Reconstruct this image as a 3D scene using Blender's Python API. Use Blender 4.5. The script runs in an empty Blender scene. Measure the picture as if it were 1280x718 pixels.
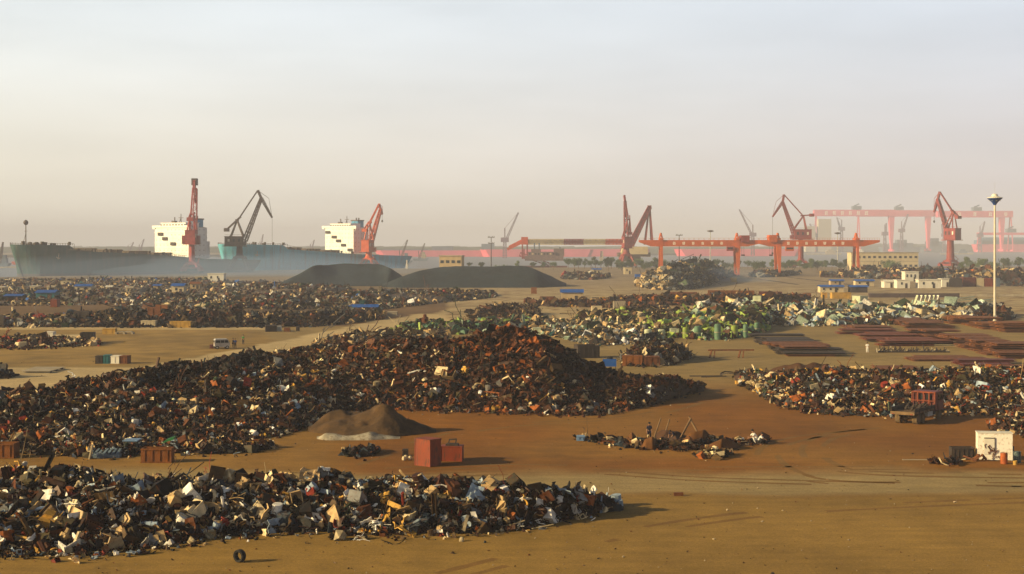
import bpy, math, random
import numpy as np
from mathutils import Vector, Matrix, noise
R = math.radians
rnd = random.Random(7)
npr = np.random.default_rng(11)
scene = bpy.context.scene
col = scene.collection
# ---------------------------------------------------------------- camera numbers (eye 18 m above the yard)
F, CX, HY, H = 1859.0, 640.0, 305.0, 18.0
def dist(py, z=0.0): return F * (H - z) / (py - HY)
def wx(px, d): return (px - CX) * d / F
def wz(py, d): return H - (py - HY) * d / F
def G(px, py, z=0.0):
    d = dist(py, z); return Vector((wx(px, d), d, z))
def PXY(x, y): return (x / y * F + CX, HY + F * H / y)

# ---------------------------------------------------------------- tagging
def tag(o, label=None, cat=None, group=None, kind=None):
    if label: o['label'] = label
    if cat: o['category'] = cat
    if group: o['group'] = group
    if kind: o['kind'] = kind
    return o
def thing(name, label, cat, loc=(0, 0, 0), rz=0.0, group=None):
    o = bpy.data.objects.new(name, None); col.objects.link(o)
    o.location = loc; o.rotation_euler = (0, 0, rz); o.empty_display_size = 0.3
    return tag(o, label, cat, group)
def children(o): return [c for c in bpy.data.objects if c.parent == o]
KIDS = {}
def link(o, parent=None):
    col.objects.link(o)
    if parent is not None:
        o.parent = parent; KIDS.setdefault(parent.name, []).append(o)
    return o
def dup(root, loc, rz=None, label=None, scale=None, parent=None):
    c = root.copy(); col.objects.link(c)
    if parent is not None: c.parent = parent; KIDS.setdefault(parent.name, []).append(c)
    else:
        c.location = loc
        if rz is not None: c.rotation_euler = (0, 0, rz)
        if scale is not None: c.scale = scale if hasattr(scale, '__len__') else (scale,) * 3
        if label: c['label'] = label
    for ch in list(KIDS.get(root.name, [])): dup(ch, None, parent=c)
    return c

# ---------------------------------------------------------------- materials
def nodes(m):
    m.use_nodes = True; nt = m.node_tree; nt.nodes.clear(); return nt, nt.nodes.new, nt.links.new
MATS = {}
def mat(name, c, rough=0.7, var=0.35, scale=1.2, dirt=None, dirt_amt=0.45, metal=0.0, bump=0.0, streak=False):
    """weathered paint / metal / earth: base colour broken by two noises and a dirt colour"""
    if name in MATS: return MATS[name]
    m = bpy.data.materials.new(name); nt, N, L = nodes(m)
    out = N('ShaderNodeOutputMaterial'); b = N('ShaderNodeBsdfPrincipled'); L(b.outputs[0], out.inputs[0])
    b.inputs['Roughness'].default_value = rough; b.inputs['Metallic'].default_value = metal
    b.inputs['Specular IOR Level'].default_value = 0.3
    tc = N('ShaderNodeTexCoord'); mp = N('ShaderNodeMapping'); L(tc.outputs['Object'], mp.inputs[0])
    mp.inputs['Scale'].default_value = (1, 1, 0.25) if streak else (1, 1, 1)
    n1 = N('ShaderNodeTexNoise'); n1.inputs['Scale'].default_value = scale; n1.inputs['Detail'].default_value = 6
    L(mp.outputs[0], n1.inputs['Vector'])
    n2 = N('ShaderNodeTexNoise'); n2.inputs['Scale'].default_value = scale * 4.3; n2.inputs['Detail'].default_value = 4
    L(mp.outputs[0], n2.inputs['Vector'])
    r1 = N('ShaderNodeMapRange'); r1.inputs[1].default_value = 0.3; r1.inputs[2].default_value = 0.7
    r1.inputs[3].default_value = 1 - var; r1.inputs[4].default_value = 1 + var * 0.6
    L(n1.outputs[0], r1.inputs[0])
    mx = N('ShaderNodeMix'); mx.data_type = 'RGBA'; mx.blend_type = 'MULTIPLY'; mx.inputs[0].default_value = 1
    mx.inputs[6].default_value = (*c, 1)
    L(r1.outputs[0], mx.inputs[7])
    src = mx.outputs[2]
    if dirt:
        r2 = N('ShaderNodeMapRange'); r2.inputs[1].default_value = 0.52; r2.inputs[2].default_value = 0.68
        r2.inputs[4].default_value = dirt_amt; L(n2.outputs[0], r2.inputs[0])
        m2 = N('ShaderNodeMix'); m2.data_type = 'RGBA'; L(r2.outputs[0], m2.inputs[0])
        L(src, m2.inputs[6]); m2.inputs[7].default_value = (*dirt, 1); src = m2.outputs[2]
    L(src, b.inputs['Base Color'])
    if bump:
        bp = N('ShaderNodeBump'); bp.inputs['Strength'].default_value = bump; bp.inputs['Distance'].default_value = 0.05
        L(n2.outputs[0], bp.inputs['Height']); L(bp.outputs[0], b.inputs['Normal'])
    MATS[name] = m; return m
def attr_mat(name, rough=0.6, nscale=3.0, var=0.4, bump=0.3, rust=0.3, metal=0.0, spec=0.15):
    """colour comes from each piece's own tint, broken up by dirt and rust"""
    if name in MATS: return MATS[name]
    m = bpy.data.materials.new(name); nt, N, L = nodes(m)
    out = N('ShaderNodeOutputMaterial'); b = N('ShaderNodeBsdfPrincipled'); L(b.outputs[0], out.inputs[0])
    b.inputs['Roughness'].default_value = rough; b.inputs['Metallic'].default_value = metal
    b.inputs['Specular IOR Level'].default_value = spec
    at = N('ShaderNodeAttribute'); at.attribute_name = 'tint'
    tc = N('ShaderNodeTexCoord')
    n1 = N('ShaderNodeTexNoise'); n1.inputs['Scale'].default_value = nscale; n1.inputs['Detail'].default_value = 5
    L(tc.outputs['Object'], n1.inputs['Vector'])
    r1 = N('ShaderNodeMapRange'); r1.inputs[1].default_value = 0.3; r1.inputs[2].default_value = 0.7
    r1.inputs[3].default_value = 1 - var; r1.inputs[4].default_value = 1 + var * 0.6; L(n1.outputs[0], r1.inputs[0])
    mx = N('ShaderNodeMix'); mx.data_type = 'RGBA'; mx.blend_type = 'MULTIPLY'; mx.inputs[0].default_value = 1
    L(at.outputs['Color'], mx.inputs[6]); L(r1.outputs[0], mx.inputs[7]); src = mx.outputs[2]
    if rust:
        n2 = N('ShaderNodeTexNoise'); n2.inputs['Scale'].default_value = nscale * 0.6; n2.inputs['Detail'].default_value = 7
        mp = N('ShaderNodeMapping'); mp.inputs['Location'].default_value = (31, 7, 3); L(tc.outputs['Object'], mp.inputs[0]); L(mp.outputs[0], n2.inputs['Vector'])
        r2 = N('ShaderNodeMapRange'); r2.inputs[1].default_value = 0.52; r2.inputs[2].default_value = 0.64
        r2.inputs[4].default_value = rust; L(n2.outputs[0], r2.inputs[0])
        m2 = N('ShaderNodeMix'); m2.data_type = 'RGBA'; L(r2.outputs[0], m2.inputs[0]); L(src, m2.inputs[6])
        m2.inputs[7].default_value = (0.10, 0.035, 0.012, 1); src = m2.outputs[2]
    L(src, b.inputs['Base Color'])
    if bump:
        bp = N('ShaderNodeBump'); bp.inputs['Strength'].default_value = bump; bp.inputs['Distance'].default_value = 0.06
        L(n1.outputs[0], bp.inputs['Height']); L(bp.outputs[0], b.inputs['Normal'])
    MATS[name] = m; return m

# ---------------------------------------------------------------- mesh builder
class MB:
    def __init__(s): s.v = []; s.f = []
    def add(s, vs, fs):
        b = len(s.v); s.v += [tuple(v) for v in vs]; s.f += [tuple(i + b for i in f) for f in fs]; return s
    def box(s, x0, x1, y0, y1, z0, z1, rz=0, c=None):
        vs = [Vector((x, y, z)) for z in (z0, z1) for y in (y0, y1) for x in (x0, x1)]
        if rz:
            c = Vector(c or ((x0 + x1) / 2, (y0 + y1) / 2, 0)); M = Matrix.Rotation(rz, 3, 'Z')
            vs = [M @ (v - c) + c for v in vs]
        return s.add(vs, [(0, 2, 3, 1), (4, 5, 7, 6), (0, 1, 5, 4), (2, 6, 7, 3), (0, 4, 6, 2), (1, 3, 7, 5)])
    def bar(s, a, b, w, h=None, up=(0, 0, 1)):
        """rectangular bar from a to b"""
        a, b = Vector(a), Vector(b); h = h or w; d = (b - a).normalized(); up = Vector(up)
        if abs(d.dot(up)) > 0.98: up = Vector((1, 0, 0))
        u = d.cross(up).normalized() * w / 2; n = u.cross(d).normalized() * h / 2
        vs = [p + q for p in (a, b) for q in (-u - n, u - n, u + n, -u + n)]
        return s.add(vs, [(3, 2, 1, 0), (4, 5, 6, 7), (0, 1, 5, 4), (1, 2, 6, 5), (2, 3, 7, 6), (3, 0, 4, 7)])
    def tube(s, a, b, r0, r1=None, n=8, cap=True):
        a, b = Vector(a), Vector(b); r1 = r0 if r1 is None else r1; d = (b - a).normalized()
        up = Vector((0, 0, 1)) if abs(d.z) < 0.95 else Vector((1, 0, 0))
        u = d.cross(up).normalized(); w = d.cross(u)
        vs = [p + (u * math.cos(2 * math.pi * i / n) + w * math.sin(2 * math.pi * i / n)) * r for p, r in ((a, r0), (b, r1)) for i in range(n)]
        fs = [(i, (i + 1) % n, n + (i + 1) % n, n + i) for i in range(n)]
        if cap: fs += [tuple(range(n))[::-1], tuple(range(n, 2 * n))]
        return s.add(vs, fs)
    def lathe(s, prof, n=16, c=(0, 0, 0)):
        c = Vector(c); vs = []; m = len(prof)
        for r, z in prof:
            for i in range(n):
                a = 2 * math.pi * i / n; vs.append(c + Vector((r * math.cos(a), r * math.sin(a), z)))
        fs = [(k * n + i, k * n + (i + 1) % n, (k + 1) * n + (i + 1) % n, (k + 1) * n + i) for k in range(m - 1) for i in range(n)]
        fs += [tuple(range(n))[::-1], tuple(range((m - 1) * n, m * n))]
        return s.add(vs, fs)
    def prism(s, poly, a0, a1, axis='y'):
        """extrude an outline given in the two other axes"""
        n = len(poly); vs = []
        for a in (a0, a1):
            for p, q in poly:
                vs.append({'y': (p, a, q), 'x': (a, p, q), 'z': (p, q, a)}[axis])
        fs = [(i, (i + 1) % n, n + (i + 1) % n, n + i) for i in range(n)] + [tuple(range(n))[::-1], tuple(range(n, 2 * n))]
        return s.add(vs, fs)
    def truss(s, a, b, w0, w1=None, t=0.3, bays=8, side=(0, 1, 0)):
        """square lattice boom from a to b"""
        a, b = Vector(a), Vector(b); w1 = w1 or w0; d = (b - a).normalized(); sd = Vector(side)
        sd = (sd - d * sd.dot(d)).normalized(); n = d.cross(sd)
        P = []
        for k in range(bays + 1):
            p = a.lerp(b, k / bays); w = (w0 + (w1 - w0) * k / bays) / 2
            P.append([p + sd * w * i + n * w * j for i, j in ((-1, -1), (1, -1), (1, 1), (-1, 1))])
        for q in range(4): s.bar(P[0][q], P[-1][q], t)
        for k in range(bays):
            for q in range(4):
                r = (q + 1) % 4
                A, B = (P[k][q], P[k + 1][r]) if k % 2 else (P[k][r], P[k + 1][q])
                s.bar(A, B, t * 0.6); s.bar(P[k][q], P[k][r], t * 0.6)
        return s
    def build(s, name, m, parent=None, smooth=False, loc=None):
        me = bpy.data.meshes.new(name); me.from_pydata(s.v, [], s.f)
        if smooth: me.polygons.foreach_set('use_smooth', [True] * len(me.polygons))
        me.materials.append(m if not isinstance(m, str) else MATS[m]); me.update()
        o = bpy.data.objects.new(name, me)
        if loc is not None: o.location = loc
        return link(o, parent)
def struct(o): return tag(o, kind='structure')

def mesh_np(name, V, T, C=None, m=None):
    """triangle mesh from numpy arrays with a per-vertex tint"""
    me = bpy.data.meshes.new(name)
    me.vertices.add(len(V)); me.vertices.foreach_set('co', V.astype(np.float32).ravel())
    me.loops.add(len(T) * 3); me.loops.foreach_set('vertex_index', T.astype(np.int32).ravel())
    me.polygons.add(len(T)); me.polygons.foreach_set('loop_start', np.arange(0, len(T) * 3, 3, dtype=np.int32))
    me.update(calc_edges=True); me.validate(); me.shade_flat()
    if C is not None:
        a = me.color_attributes.new('tint', 'FLOAT_COLOR', 'POINT')
        a.data.foreach_set('color', np.concatenate([C, np.ones((len(C), 1))], 1).astype(np.float32).ravel())
    if m: me.materials.append(m)
    return me

# ---------------------------------------------------------------- palette
RUST = (0.11, 0.035, 0.012)
M_steel = mat('galvanised_steel', (0.42, 0.42, 0.40), 0.45, dirt=(0.2, 0.15, 0.1))
M_dark = mat('dark_rusted_steel', (0.035, 0.028, 0.024), 0.75, dirt=RUST, scale=2)
M_black = mat('black_rubber', (0.012, 0.012, 0.013), 0.85)
M_rust = mat('rusted_plate', (0.16, 0.055, 0.018), 0.85, dirt=(0.06, 0.025, 0.012), scale=1.5, var=0.5, bump=0.3)
M_glass = mat('window_glass', (0.02, 0.025, 0.03), 0.15, var=0.1)
M_white = mat('cream_white_paint', (0.66, 0.63, 0.54), 0.6, dirt=(0.35, 0.22, 0.12), dirt_amt=0.25, var=0.12, scale=0.25)
M_shipwhite = mat('ship_white_paint', (0.80, 0.80, 0.78), 0.55, dirt=(0.5, 0.36, 0.2), dirt_amt=0.2, var=0.08, scale=0.12, streak=True)
M_redcrane = mat('dark_red_crane_paint', (0.22, 0.028, 0.024), 0.6, dirt=(0.12, 0.03, 0.02), scale=0.5)
M_orange = mat('orange_crane_paint', (0.46, 0.085, 0.006), 0.55, dirt=(0.25, 0.05, 0.015), scale=0.4, var=0.2, dirt_amt=0.3)
M_orangered = mat('orange_red_crane_paint', (0.48, 0.075, 0.018), 0.55, dirt=(0.2, 0.05, 0.02), scale=0.4, var=0.2, dirt_amt=0.3)
M_greycrane = mat('grey_brown_crane_paint', (0.075, 0.055, 0.055), 0.6, dirt=(0.1, 0.05, 0.03), scale=0.5)
M_pink = mat('rose_red_primer', (0.66, 0.11, 0.18), 0.6, scale=0.05, var=0.15)
M_bluegrey = mat('blue_grey_paint', (0.10, 0.14, 0.20), 0.6, scale=0.1)
M_blue = mat('blue_sheet_roof', (0.012, 0.10, 0.42), 0.5, dirt=(0.05, 0.09, 0.16), scale=0.6, var=0.25)
M_wall = mat('tan_plaster', (0.40, 0.30, 0.17), 0.85, dirt=(0.3, 0.2, 0.12), scale=0.4, var=0.2)
M_cream = mat('yellow_cream_plaster', (0.52, 0.43, 0.27), 0.85, dirt=(0.4, 0.28, 0.15), scale=0.12, var=0.15)
M_conc = mat('pale_concrete', (0.34, 0.29, 0.21), 0.9, dirt=(0.25, 0.19, 0.12), scale=0.4)
M_wood = mat('old_timber', (0.16, 0.10, 0.05), 0.9, dirt=(0.08, 0.05, 0.03), scale=2)
M_yellow = mat('yellow_ochre_paint', (0.44, 0.26, 0.04), 0.6, dirt=(0.3, 0.15, 0.05), scale=0.8)
M_redbox = mat('brick_red_paint', (0.21, 0.032, 0.006), 0.6, dirt=(0.05, 0.022, 0.012), scale=1.1, var=0.4, dirt_amt=0.85, bump=0.2, streak=True)
M_rustbox = mat('orange_rust_sheet', (0.19, 0.062, 0.008), 0.8, dirt=(0.10, 0.035, 0.012), scale=1.6, var=0.4, bump=0.2)
M_green = mat('green_sheet', (0.02, 0.16, 0.05), 0.6)
M_paleblue = mat('pale_blue_sheet', (0.16, 0.27, 0.45), 0.5)
M_teal = mat('teal_paint', (0.02, 0.13, 0.15), 0.6)
M_maroon = mat('maroon_paint', (0.11, 0.022, 0.013), 0.6, dirt=RUST)
M_skin = mat('skin', (0.32, 0.17, 0.10), 0.7, var=0.1)
M_hair = mat('black_hair', (0.012, 0.010, 0.009), 0.7)
M_navy = mat('navy_cloth', (0.012, 0.018, 0.05), 0.9)
M_cloudwhite = mat('white_cloth', (0.72, 0.70, 0.66), 0.9, var=0.15)
M_bluecloth = mat('blue_cloth', (0.03, 0.09, 0.30), 0.9)
M_greencloth = mat('green_cloth', (0.02, 0.15, 0.04), 0.9)
M_darkcloth = mat('dark_cloth', (0.02, 0.02, 0.025), 0.9)
M_scrap = attr_mat('scrap_metal')
M_scrapfar = attr_mat('scrap_metal_far', nscale=1.2, bump=0.0, rust=0.15)
# ================================================================ THE SETTING
# water, far bank, ground
def soil_mat(name, attr=True, base=(0.3, 0.22, 0.13)):
    m = bpy.data.materials.new(name); nt, N, L = nodes(m)
    out = N('ShaderNodeOutputMaterial'); b = N('ShaderNodeBsdfPrincipled'); L(b.outputs[0], out.inputs[0])
    b.inputs['Roughness'].default_value = 0.95; b.inputs['Specular IOR Level'].default_value = 0.15
    tc = N('ShaderNodeTexCoord')
    def noi(sc, det, rough=0.6, stretch=(1, 1, 1)):
        mp = N('ShaderNodeMapping'); mp.inputs['Scale'].default_value = stretch; L(tc.outputs['Object'], mp.inputs[0])
        n = N('ShaderNodeTexNoise'); n.inputs['Scale'].default_value = sc; n.inputs['Detail'].default_value = det
        n.inputs['Roughness'].default_value = rough; L(mp.outputs[0], n.inputs['Vector']); return n
    if attr:
        at = N('ShaderNodeAttribute'); at.attribute_name = 'tint'; src = at.outputs['Color']
    else:
        rg = N('ShaderNodeRGB'); rg.outputs[0].default_value = (*base, 1); src = rg.outputs[0]
    def mul(src, n, lo, hi, a=0.3, bb=0.7):
        r = N('ShaderNodeMapRange'); r.inputs[1].default_value = a; r.inputs[2].default_value = bb
        r.inputs[3].default_value = lo; r.inputs[4].default_value = hi; L(n.outputs[0], r.inputs[0])
        mx = N('ShaderNodeMix'); mx.data_type = 'RGBA'; mx.blend_type = 'MULTIPLY'; mx.inputs[0].default_value = 1
        L(src, mx.inputs[6]); L(r.outputs[0], mx.inputs[7]); return mx.outputs[2]
    n1 = noi(0.045, 7); n2 = noi(0.35, 6, 0.65); n3 = noi(5.0, 5, 0.7); n4 = noi(0.03, 3)
    src = mul(src, n1, 0.78, 1.2); src = mul(src, n2, 0.82, 1.14); src = mul(src, n3, 0.74, 1.2)
    n5 = noi(0.9, 6, 0.7, (.12, 1.1, 1)); src = mul(src, n5, 0.86, 1.12); n6 = noi(0.16, 5, 0.75); src = mul(src, n6, 1.0, 0.72, 0.60, 0.72); n7 = noi(16.0, 3, 0.6); src = mul(src, n7, 0.8, 1.25, .35, .65)
    # tyre tracks: long curved streaks
    wv = N('ShaderNodeTexWave'); wv.wave_type = 'RINGS'; wv.rings_direction = 'Z'; wv.inputs['Scale'].default_value = 0.07
    wv.inputs['Distortion'].default_value = 2.0; wv.inputs['Detail'].default_value = 3; wv.inputs['Detail Scale'].default_value = 0.6
    mp = N('ShaderNodeMapping'); mp.inputs['Location'].default_value = (-62, -165, 0); L(tc.outputs['Object'], mp.inputs[0]); L(mp.outputs[0], wv.inputs['Vector'])
    pm = N('ShaderNodeMath'); pm.operation = 'MULTIPLY'; L(wv.outputs['Fac'], pm.inputs[0]); L(n4.outputs[0], pm.inputs[1])
    src = mul(src, pm, 1.0, 0.88, 0.45, 0.75)
    L(src, b.inputs['Base Color'])
    bp = N('ShaderNodeBump'); bp.inputs['Strength'].default_value = 0.35; bp.inputs['Distance'].default_value = 0.06
    L(n2.outputs[0], bp.inputs['Height'])
    bp2 = N('ShaderNodeBump'); bp2.inputs['Strength'].default_value = 0.4; bp2.inputs['Distance'].default_value = 0.03
    L(n3.outputs[0], bp2.inputs['Height']); L(bp.outputs[0], bp2.inputs['Normal']); L(bp2.outputs[0], b.inputs['Normal'])
    return m
M_soil = soil_mat('yard_soil_mix'); M_land = soil_mat('outer_soil', False, (0.22, 0.165, 0.10))

mw = bpy.data.materials.new('river_water'); nt, N, L = nodes(mw)
out = N('ShaderNodeOutputMaterial'); b = N('ShaderNodeBsdfPrincipled'); L(b.outputs[0], out.inputs[0])
b.inputs['Base Color'].default_value = (0.16, 0.17, 0.20, 1); b.inputs['Roughness'].default_value = 0.45; b.inputs['Specular IOR Level'].default_value = 0.25
tc = N('ShaderNodeTexCoord'); nn = N('ShaderNodeTexNoise'); nn.inputs['Scale'].default_value = 0.35; nn.inputs['Detail'].default_value = 5
L(tc.outputs['Object'], nn.inputs['Vector']); bp = N('ShaderNodeBump'); bp.inputs['Strength'].default_value = 0.5; bp.inputs['Distance'].default_value = 0.5
L(nn.outputs[0], bp.inputs['Height']); L(bp.outputs[0], b.inputs['Normal'])
WZ = -3.0
o = MB().add([(-9000, -1500, WZ), (9000, -1500, WZ), (9000, 12000, WZ), (-9000, 12000, WZ)], [(0, 1, 2, 3)]).build('water', mw); struct(o)

QA = Vector((0.59, 0.81, 0)).normalized(); QB = Vector((QA.y, -QA.x, 0))
def q1(t, off=0): return Vector((-279, 830, 0)) + QA * t + QB * off
def q2(t, off=0): return Vector((-196, 1000, 0)) + QA * t + QB * off
shore = [q1(-1500, 17), q1(188, 17), q2(-14, 17), q2(142, 17), Vector((-60, 1075, 0)), Vector((0, 1120, 0)), Vector((90, 1150, 0)),
         Vector((420, 1185, 0)), Vector((900, 1210, 0)), Vector((4000, 1700, 0))]
rim = shore + [Vector((4000, -1200, 0)), Vector((-1150, -1200, 0))]
# land split in strips so no face lies under the finer yard sheet's plane
mb = MB(); n = len(rim)
mb.add(list(rim) + [v + Vector((0, 0, -6)) for v in rim], [tuple(range(n))[::-1]] + [(i, (i + 1) % n, n + (i + 1) % n, n + i) for i in range(n)])
o = mb.build('ground', M_land); struct(o)

# fine yard soil: fan-shaped grid whose tint records the kinds of earth, concrete and field
def inpoly(x, y, P):
    c = False; j = len(P) - 1
    for i in range(len(P)):
        if (P[i][1] > y) != (P[j][1] > y) and x < (P[j][0] - P[i][0]) * (y - P[i][1]) / (P[j][1] - P[i][1]) + P[i][0]: c = not c
        j = i
    return c
def sm(a, b, x):
    t = min(1, max(0, (x - a) / (b - a))); return t * t * (3 - 2 * t)
C_och = np.array((0.262, 0.158, 0.036)); C_red = np.array((0.205, 0.083, 0.011)); C_conc = np.array((0.285, 0.208, 0.090))
C_tan = np.array((0.43, 0.325, 0.165)); C_field = np.array((0.25, 0.16, 0.045)); C_olive = np.array((0.25, 0.175, 0.065))
C_far = np.array((0.25, 0.19, 0.12)); C_dark = np.array((0.075, 0.05, 0.025)); C_brown = np.array((0.16, 0.088, 0.03))
FIELD = [(-400, 413), (330, 413), (345, 428), (300, 436), (180, 457), (-400, 460)]
LROAD = [(-400, 463), (180, 459), (300, 436), (330, 430), (420, 412), (480, 398), (560, 388), (640, 372), (560, 412), (400, 440), (200, 480), (-400, 520)]
def ground_tint(X, Y):
    w = noise.noise(Vector((X * 0.05, Y * 0.05, 3))) ; w2 = noise.noise(Vector((X * 0.22, Y * 0.22, 9)))
    px, py = PXY(X, Y); jx = px + w2 * 6; jy = py + (w * 4 + w2 * 1.5) * (1 if py < 480 else 2.0)
    c = C_olive.copy()
    if py < 372: c = C_olive * 0.8 + C_brown * 0.2
    near = sm(462, 510, jy)                                   # the red-brown yard floor
    c = c * (1 - near) + C_red * near
    c = c * (1 - 0.35 * near * sm(0.0, 0.5, w)) + C_och * 0.35 * near * sm(0.0, 0.5, w)
    left = sm(480, 380, px) * sm(500, 540, py) * 0.6
    c = c * (1 - left) + C_och * left
    rb = sm(584, 596, jy) * (1 - sm(612, 622, jy))            # worn concrete road crossing the yard
    c = c * (1 - rb) + C_conc * rb
    nr = sm(612, 622, jy)
    c = c * (1 - nr) + (C_och * (0.95 + 0.2 * w)) * nr
    if inpoly(jx, jy, LROAD): c = C_tan * (1 + 0.12 * w2)
    elif 407.5 < py < 412.5 and px < 345: c = C_tan * 1.1
    elif inpoly(jx, jy, FIELD): c = C_field * (1 + 0.35 * w2 + 0.2 * w)
    elif px < 560 and py < 408: c = C_brown * (0.8 + 0.2 * w2) if py > 375 else C_dark * 1.3
    if px > 560 and 340 < py < 400: c = C_tan * 0.85 * (1 + 0.2 * w) if w2 > -0.25 else C_brown
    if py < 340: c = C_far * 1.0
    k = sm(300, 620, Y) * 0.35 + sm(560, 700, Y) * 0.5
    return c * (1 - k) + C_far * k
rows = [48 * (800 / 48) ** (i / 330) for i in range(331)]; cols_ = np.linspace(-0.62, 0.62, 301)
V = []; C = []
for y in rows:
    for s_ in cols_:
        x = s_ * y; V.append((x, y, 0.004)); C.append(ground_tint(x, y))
# keep the sheet on land: at the far left the quay cuts in only beyond 640 m
V = np.array(V); C = np.array(C); nr_, nc_ = len(rows), len(cols_)
ii = np.arange(nr_ - 1)[:, None] * nc_ + np.arange(nc_ - 1)[None]; ii = ii.ravel()
T = np.concatenate([np.stack([ii, ii + 1, ii + nc_ + 1], 1), np.stack([ii, ii + nc_ + 1, ii + nc_], 1)])
cen = V[T].mean(1); a0 = q1(0, 17); side = (cen[:, 0] - a0.x) * QB.x + (cen[:, 1] - a0.y) * QB.y
T = T[side > 3]
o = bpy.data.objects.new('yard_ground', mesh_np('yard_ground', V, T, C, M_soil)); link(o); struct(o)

# pairs of wheel marks pressed into the dust
M_track = soil_mat('pressed_dust', False, (0.185, 0.100, 0.026))
def track(pts, gap=1.7, w=.34):
    P = [G(*p) for p in pts]; Q = []
    for i in range(len(P) - 1):
        p0, p1, p2, p3 = P[max(0, i - 1)], P[i], P[i + 1], P[min(len(P) - 1, i + 2)]
        for k in range(14): t = k / 14; Q.append(.5 * ((2 * p1) + (p2 - p0) * t + (2 * p0 - 5 * p1 + 4 * p2 - p3) * t * t + (3 * p1 - p0 - 3 * p2 + p3) * t ** 3))
    mb = MB()
    for s in (-1, 1):
        prev = None
        for a, b_ in zip(Q, Q[1:]):
            d = (b_ - a).normalized(); n = Vector((-d.y, d.x, 0)); c = a + n * s * gap / 2; j = w * (.6 + .5 * (noise.noise(a * .8 + Vector((s, 0, 0))) + .5))
            cur = (c - n * j, c + n * j)
            if prev and noise.noise(a * .12 + Vector((0, s, 5))) > -.02: mb.add([(*prev[0].xy, .008), (*prev[1].xy, .008), (*cur[1].xy, .008), (*cur[0].xy, .008)], [(0, 3, 2, 1)])
            prev = cur
    struct(mb.build('tyre_marks', M_track))
track([(1110, 536), (1040, 545), (1015, 562), (1035, 582), (1100, 592), (1300, 596)]); track([(1090, 538), (1000, 548), (960, 566), (985, 590), (1060, 604), (1320, 606)]); track([(430, 590), (620, 583), (860, 586), (1300, 584)])
track([(360, 602), (700, 590), (900, 600), (1320, 612)]); track([(880, 500), (800, 520), (640, 532), (560, 545), (420, 585)]); track([(560, 720), (760, 672), (980, 640), (1320, 624)])
# far banks
def bank(name, pts, top, m, back=1500):
    P = [Vector((wx(px, dist(py, WZ)), dist(py, WZ), 0)) for px, py in pts]
    P += [Vector((P[-1].x + 400, P[-1].y + back, 0)), Vector((P[0].x - 400, P[0].y + back, 0))]
    n = len(P); mb = MB()
    mb.add([Vector((p.x, p.y, top)) for p in P] + [Vector((p.x, p.y, WZ - 2)) for p in P], [tuple(range(n))[::-1]] + [(i, (i + 1) % n, n + (i + 1) % n, n + i) for i in range(n)])
    return struct(mb.build(name, m))
M_bank = mat('bank_soil', (0.2, 0.16, 0.10), 0.95, scale=0.01)
bank('far_bank', [(-600, 323), (-100, 322.5), (300, 321.5), (480, 321), (720, 320), (940, 319), (1010, 316), (1100, 315), (1300, 314.6), (2000, 314.6)], 1.0, M_bank, 7000)
mb = MB()
for i in range(14):
    a = G(-190 + i * 15.4, 335.2, WZ); mb.box(a.x, a.x + 11.2, a.y - 5 + rnd.uniform(-1, 1), a.y + 5, WZ - 1, WZ + 1.1 + rnd.uniform(0, .4))
tag(mb.build('breakwater', M_conc), 'low beige stone breakwater reaching to the first ship bow', 'breakwater')

# far tree line and roofs, too many to count, melting into the haze
mb = MB()
for i in range(900):
    d = rnd.uniform(3000, 4700) if i % 2 else rnd.uniform(2800, 3600); px = rnd.uniform(-250, 1500)
    if px > 950: d += 1200
    w = rnd.uniform(15, 90); h = rnd.uniform(4, 13) + (8 if px > 1000 else 0) * rnd.random()
    x = wx(px, d)
    mb.add([(x - w, d, 0), (x + w, d, 0), (x + w * .8, d + 20, 0), (x - w * .8, d + 20, 0), (x - w * .7, d + 4, h * .8), (x + w * .6, d + 4, h), (x + w * .5, d + 16, h), (x - w * .6, d + 16, h * .7)],
           [(0, 1, 5, 4), (1, 2, 6, 5), (2, 3, 7, 6), (3, 0, 4, 7), (4, 5, 6, 7)])
tag(mb.build('far_shore_woodland', mat('far_foliage', (0.07, 0.085, 0.06), 0.95, scale=0.01)), 'hazy low woods and roofs along the far river bank', 'woodland', kind='stuff')

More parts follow.
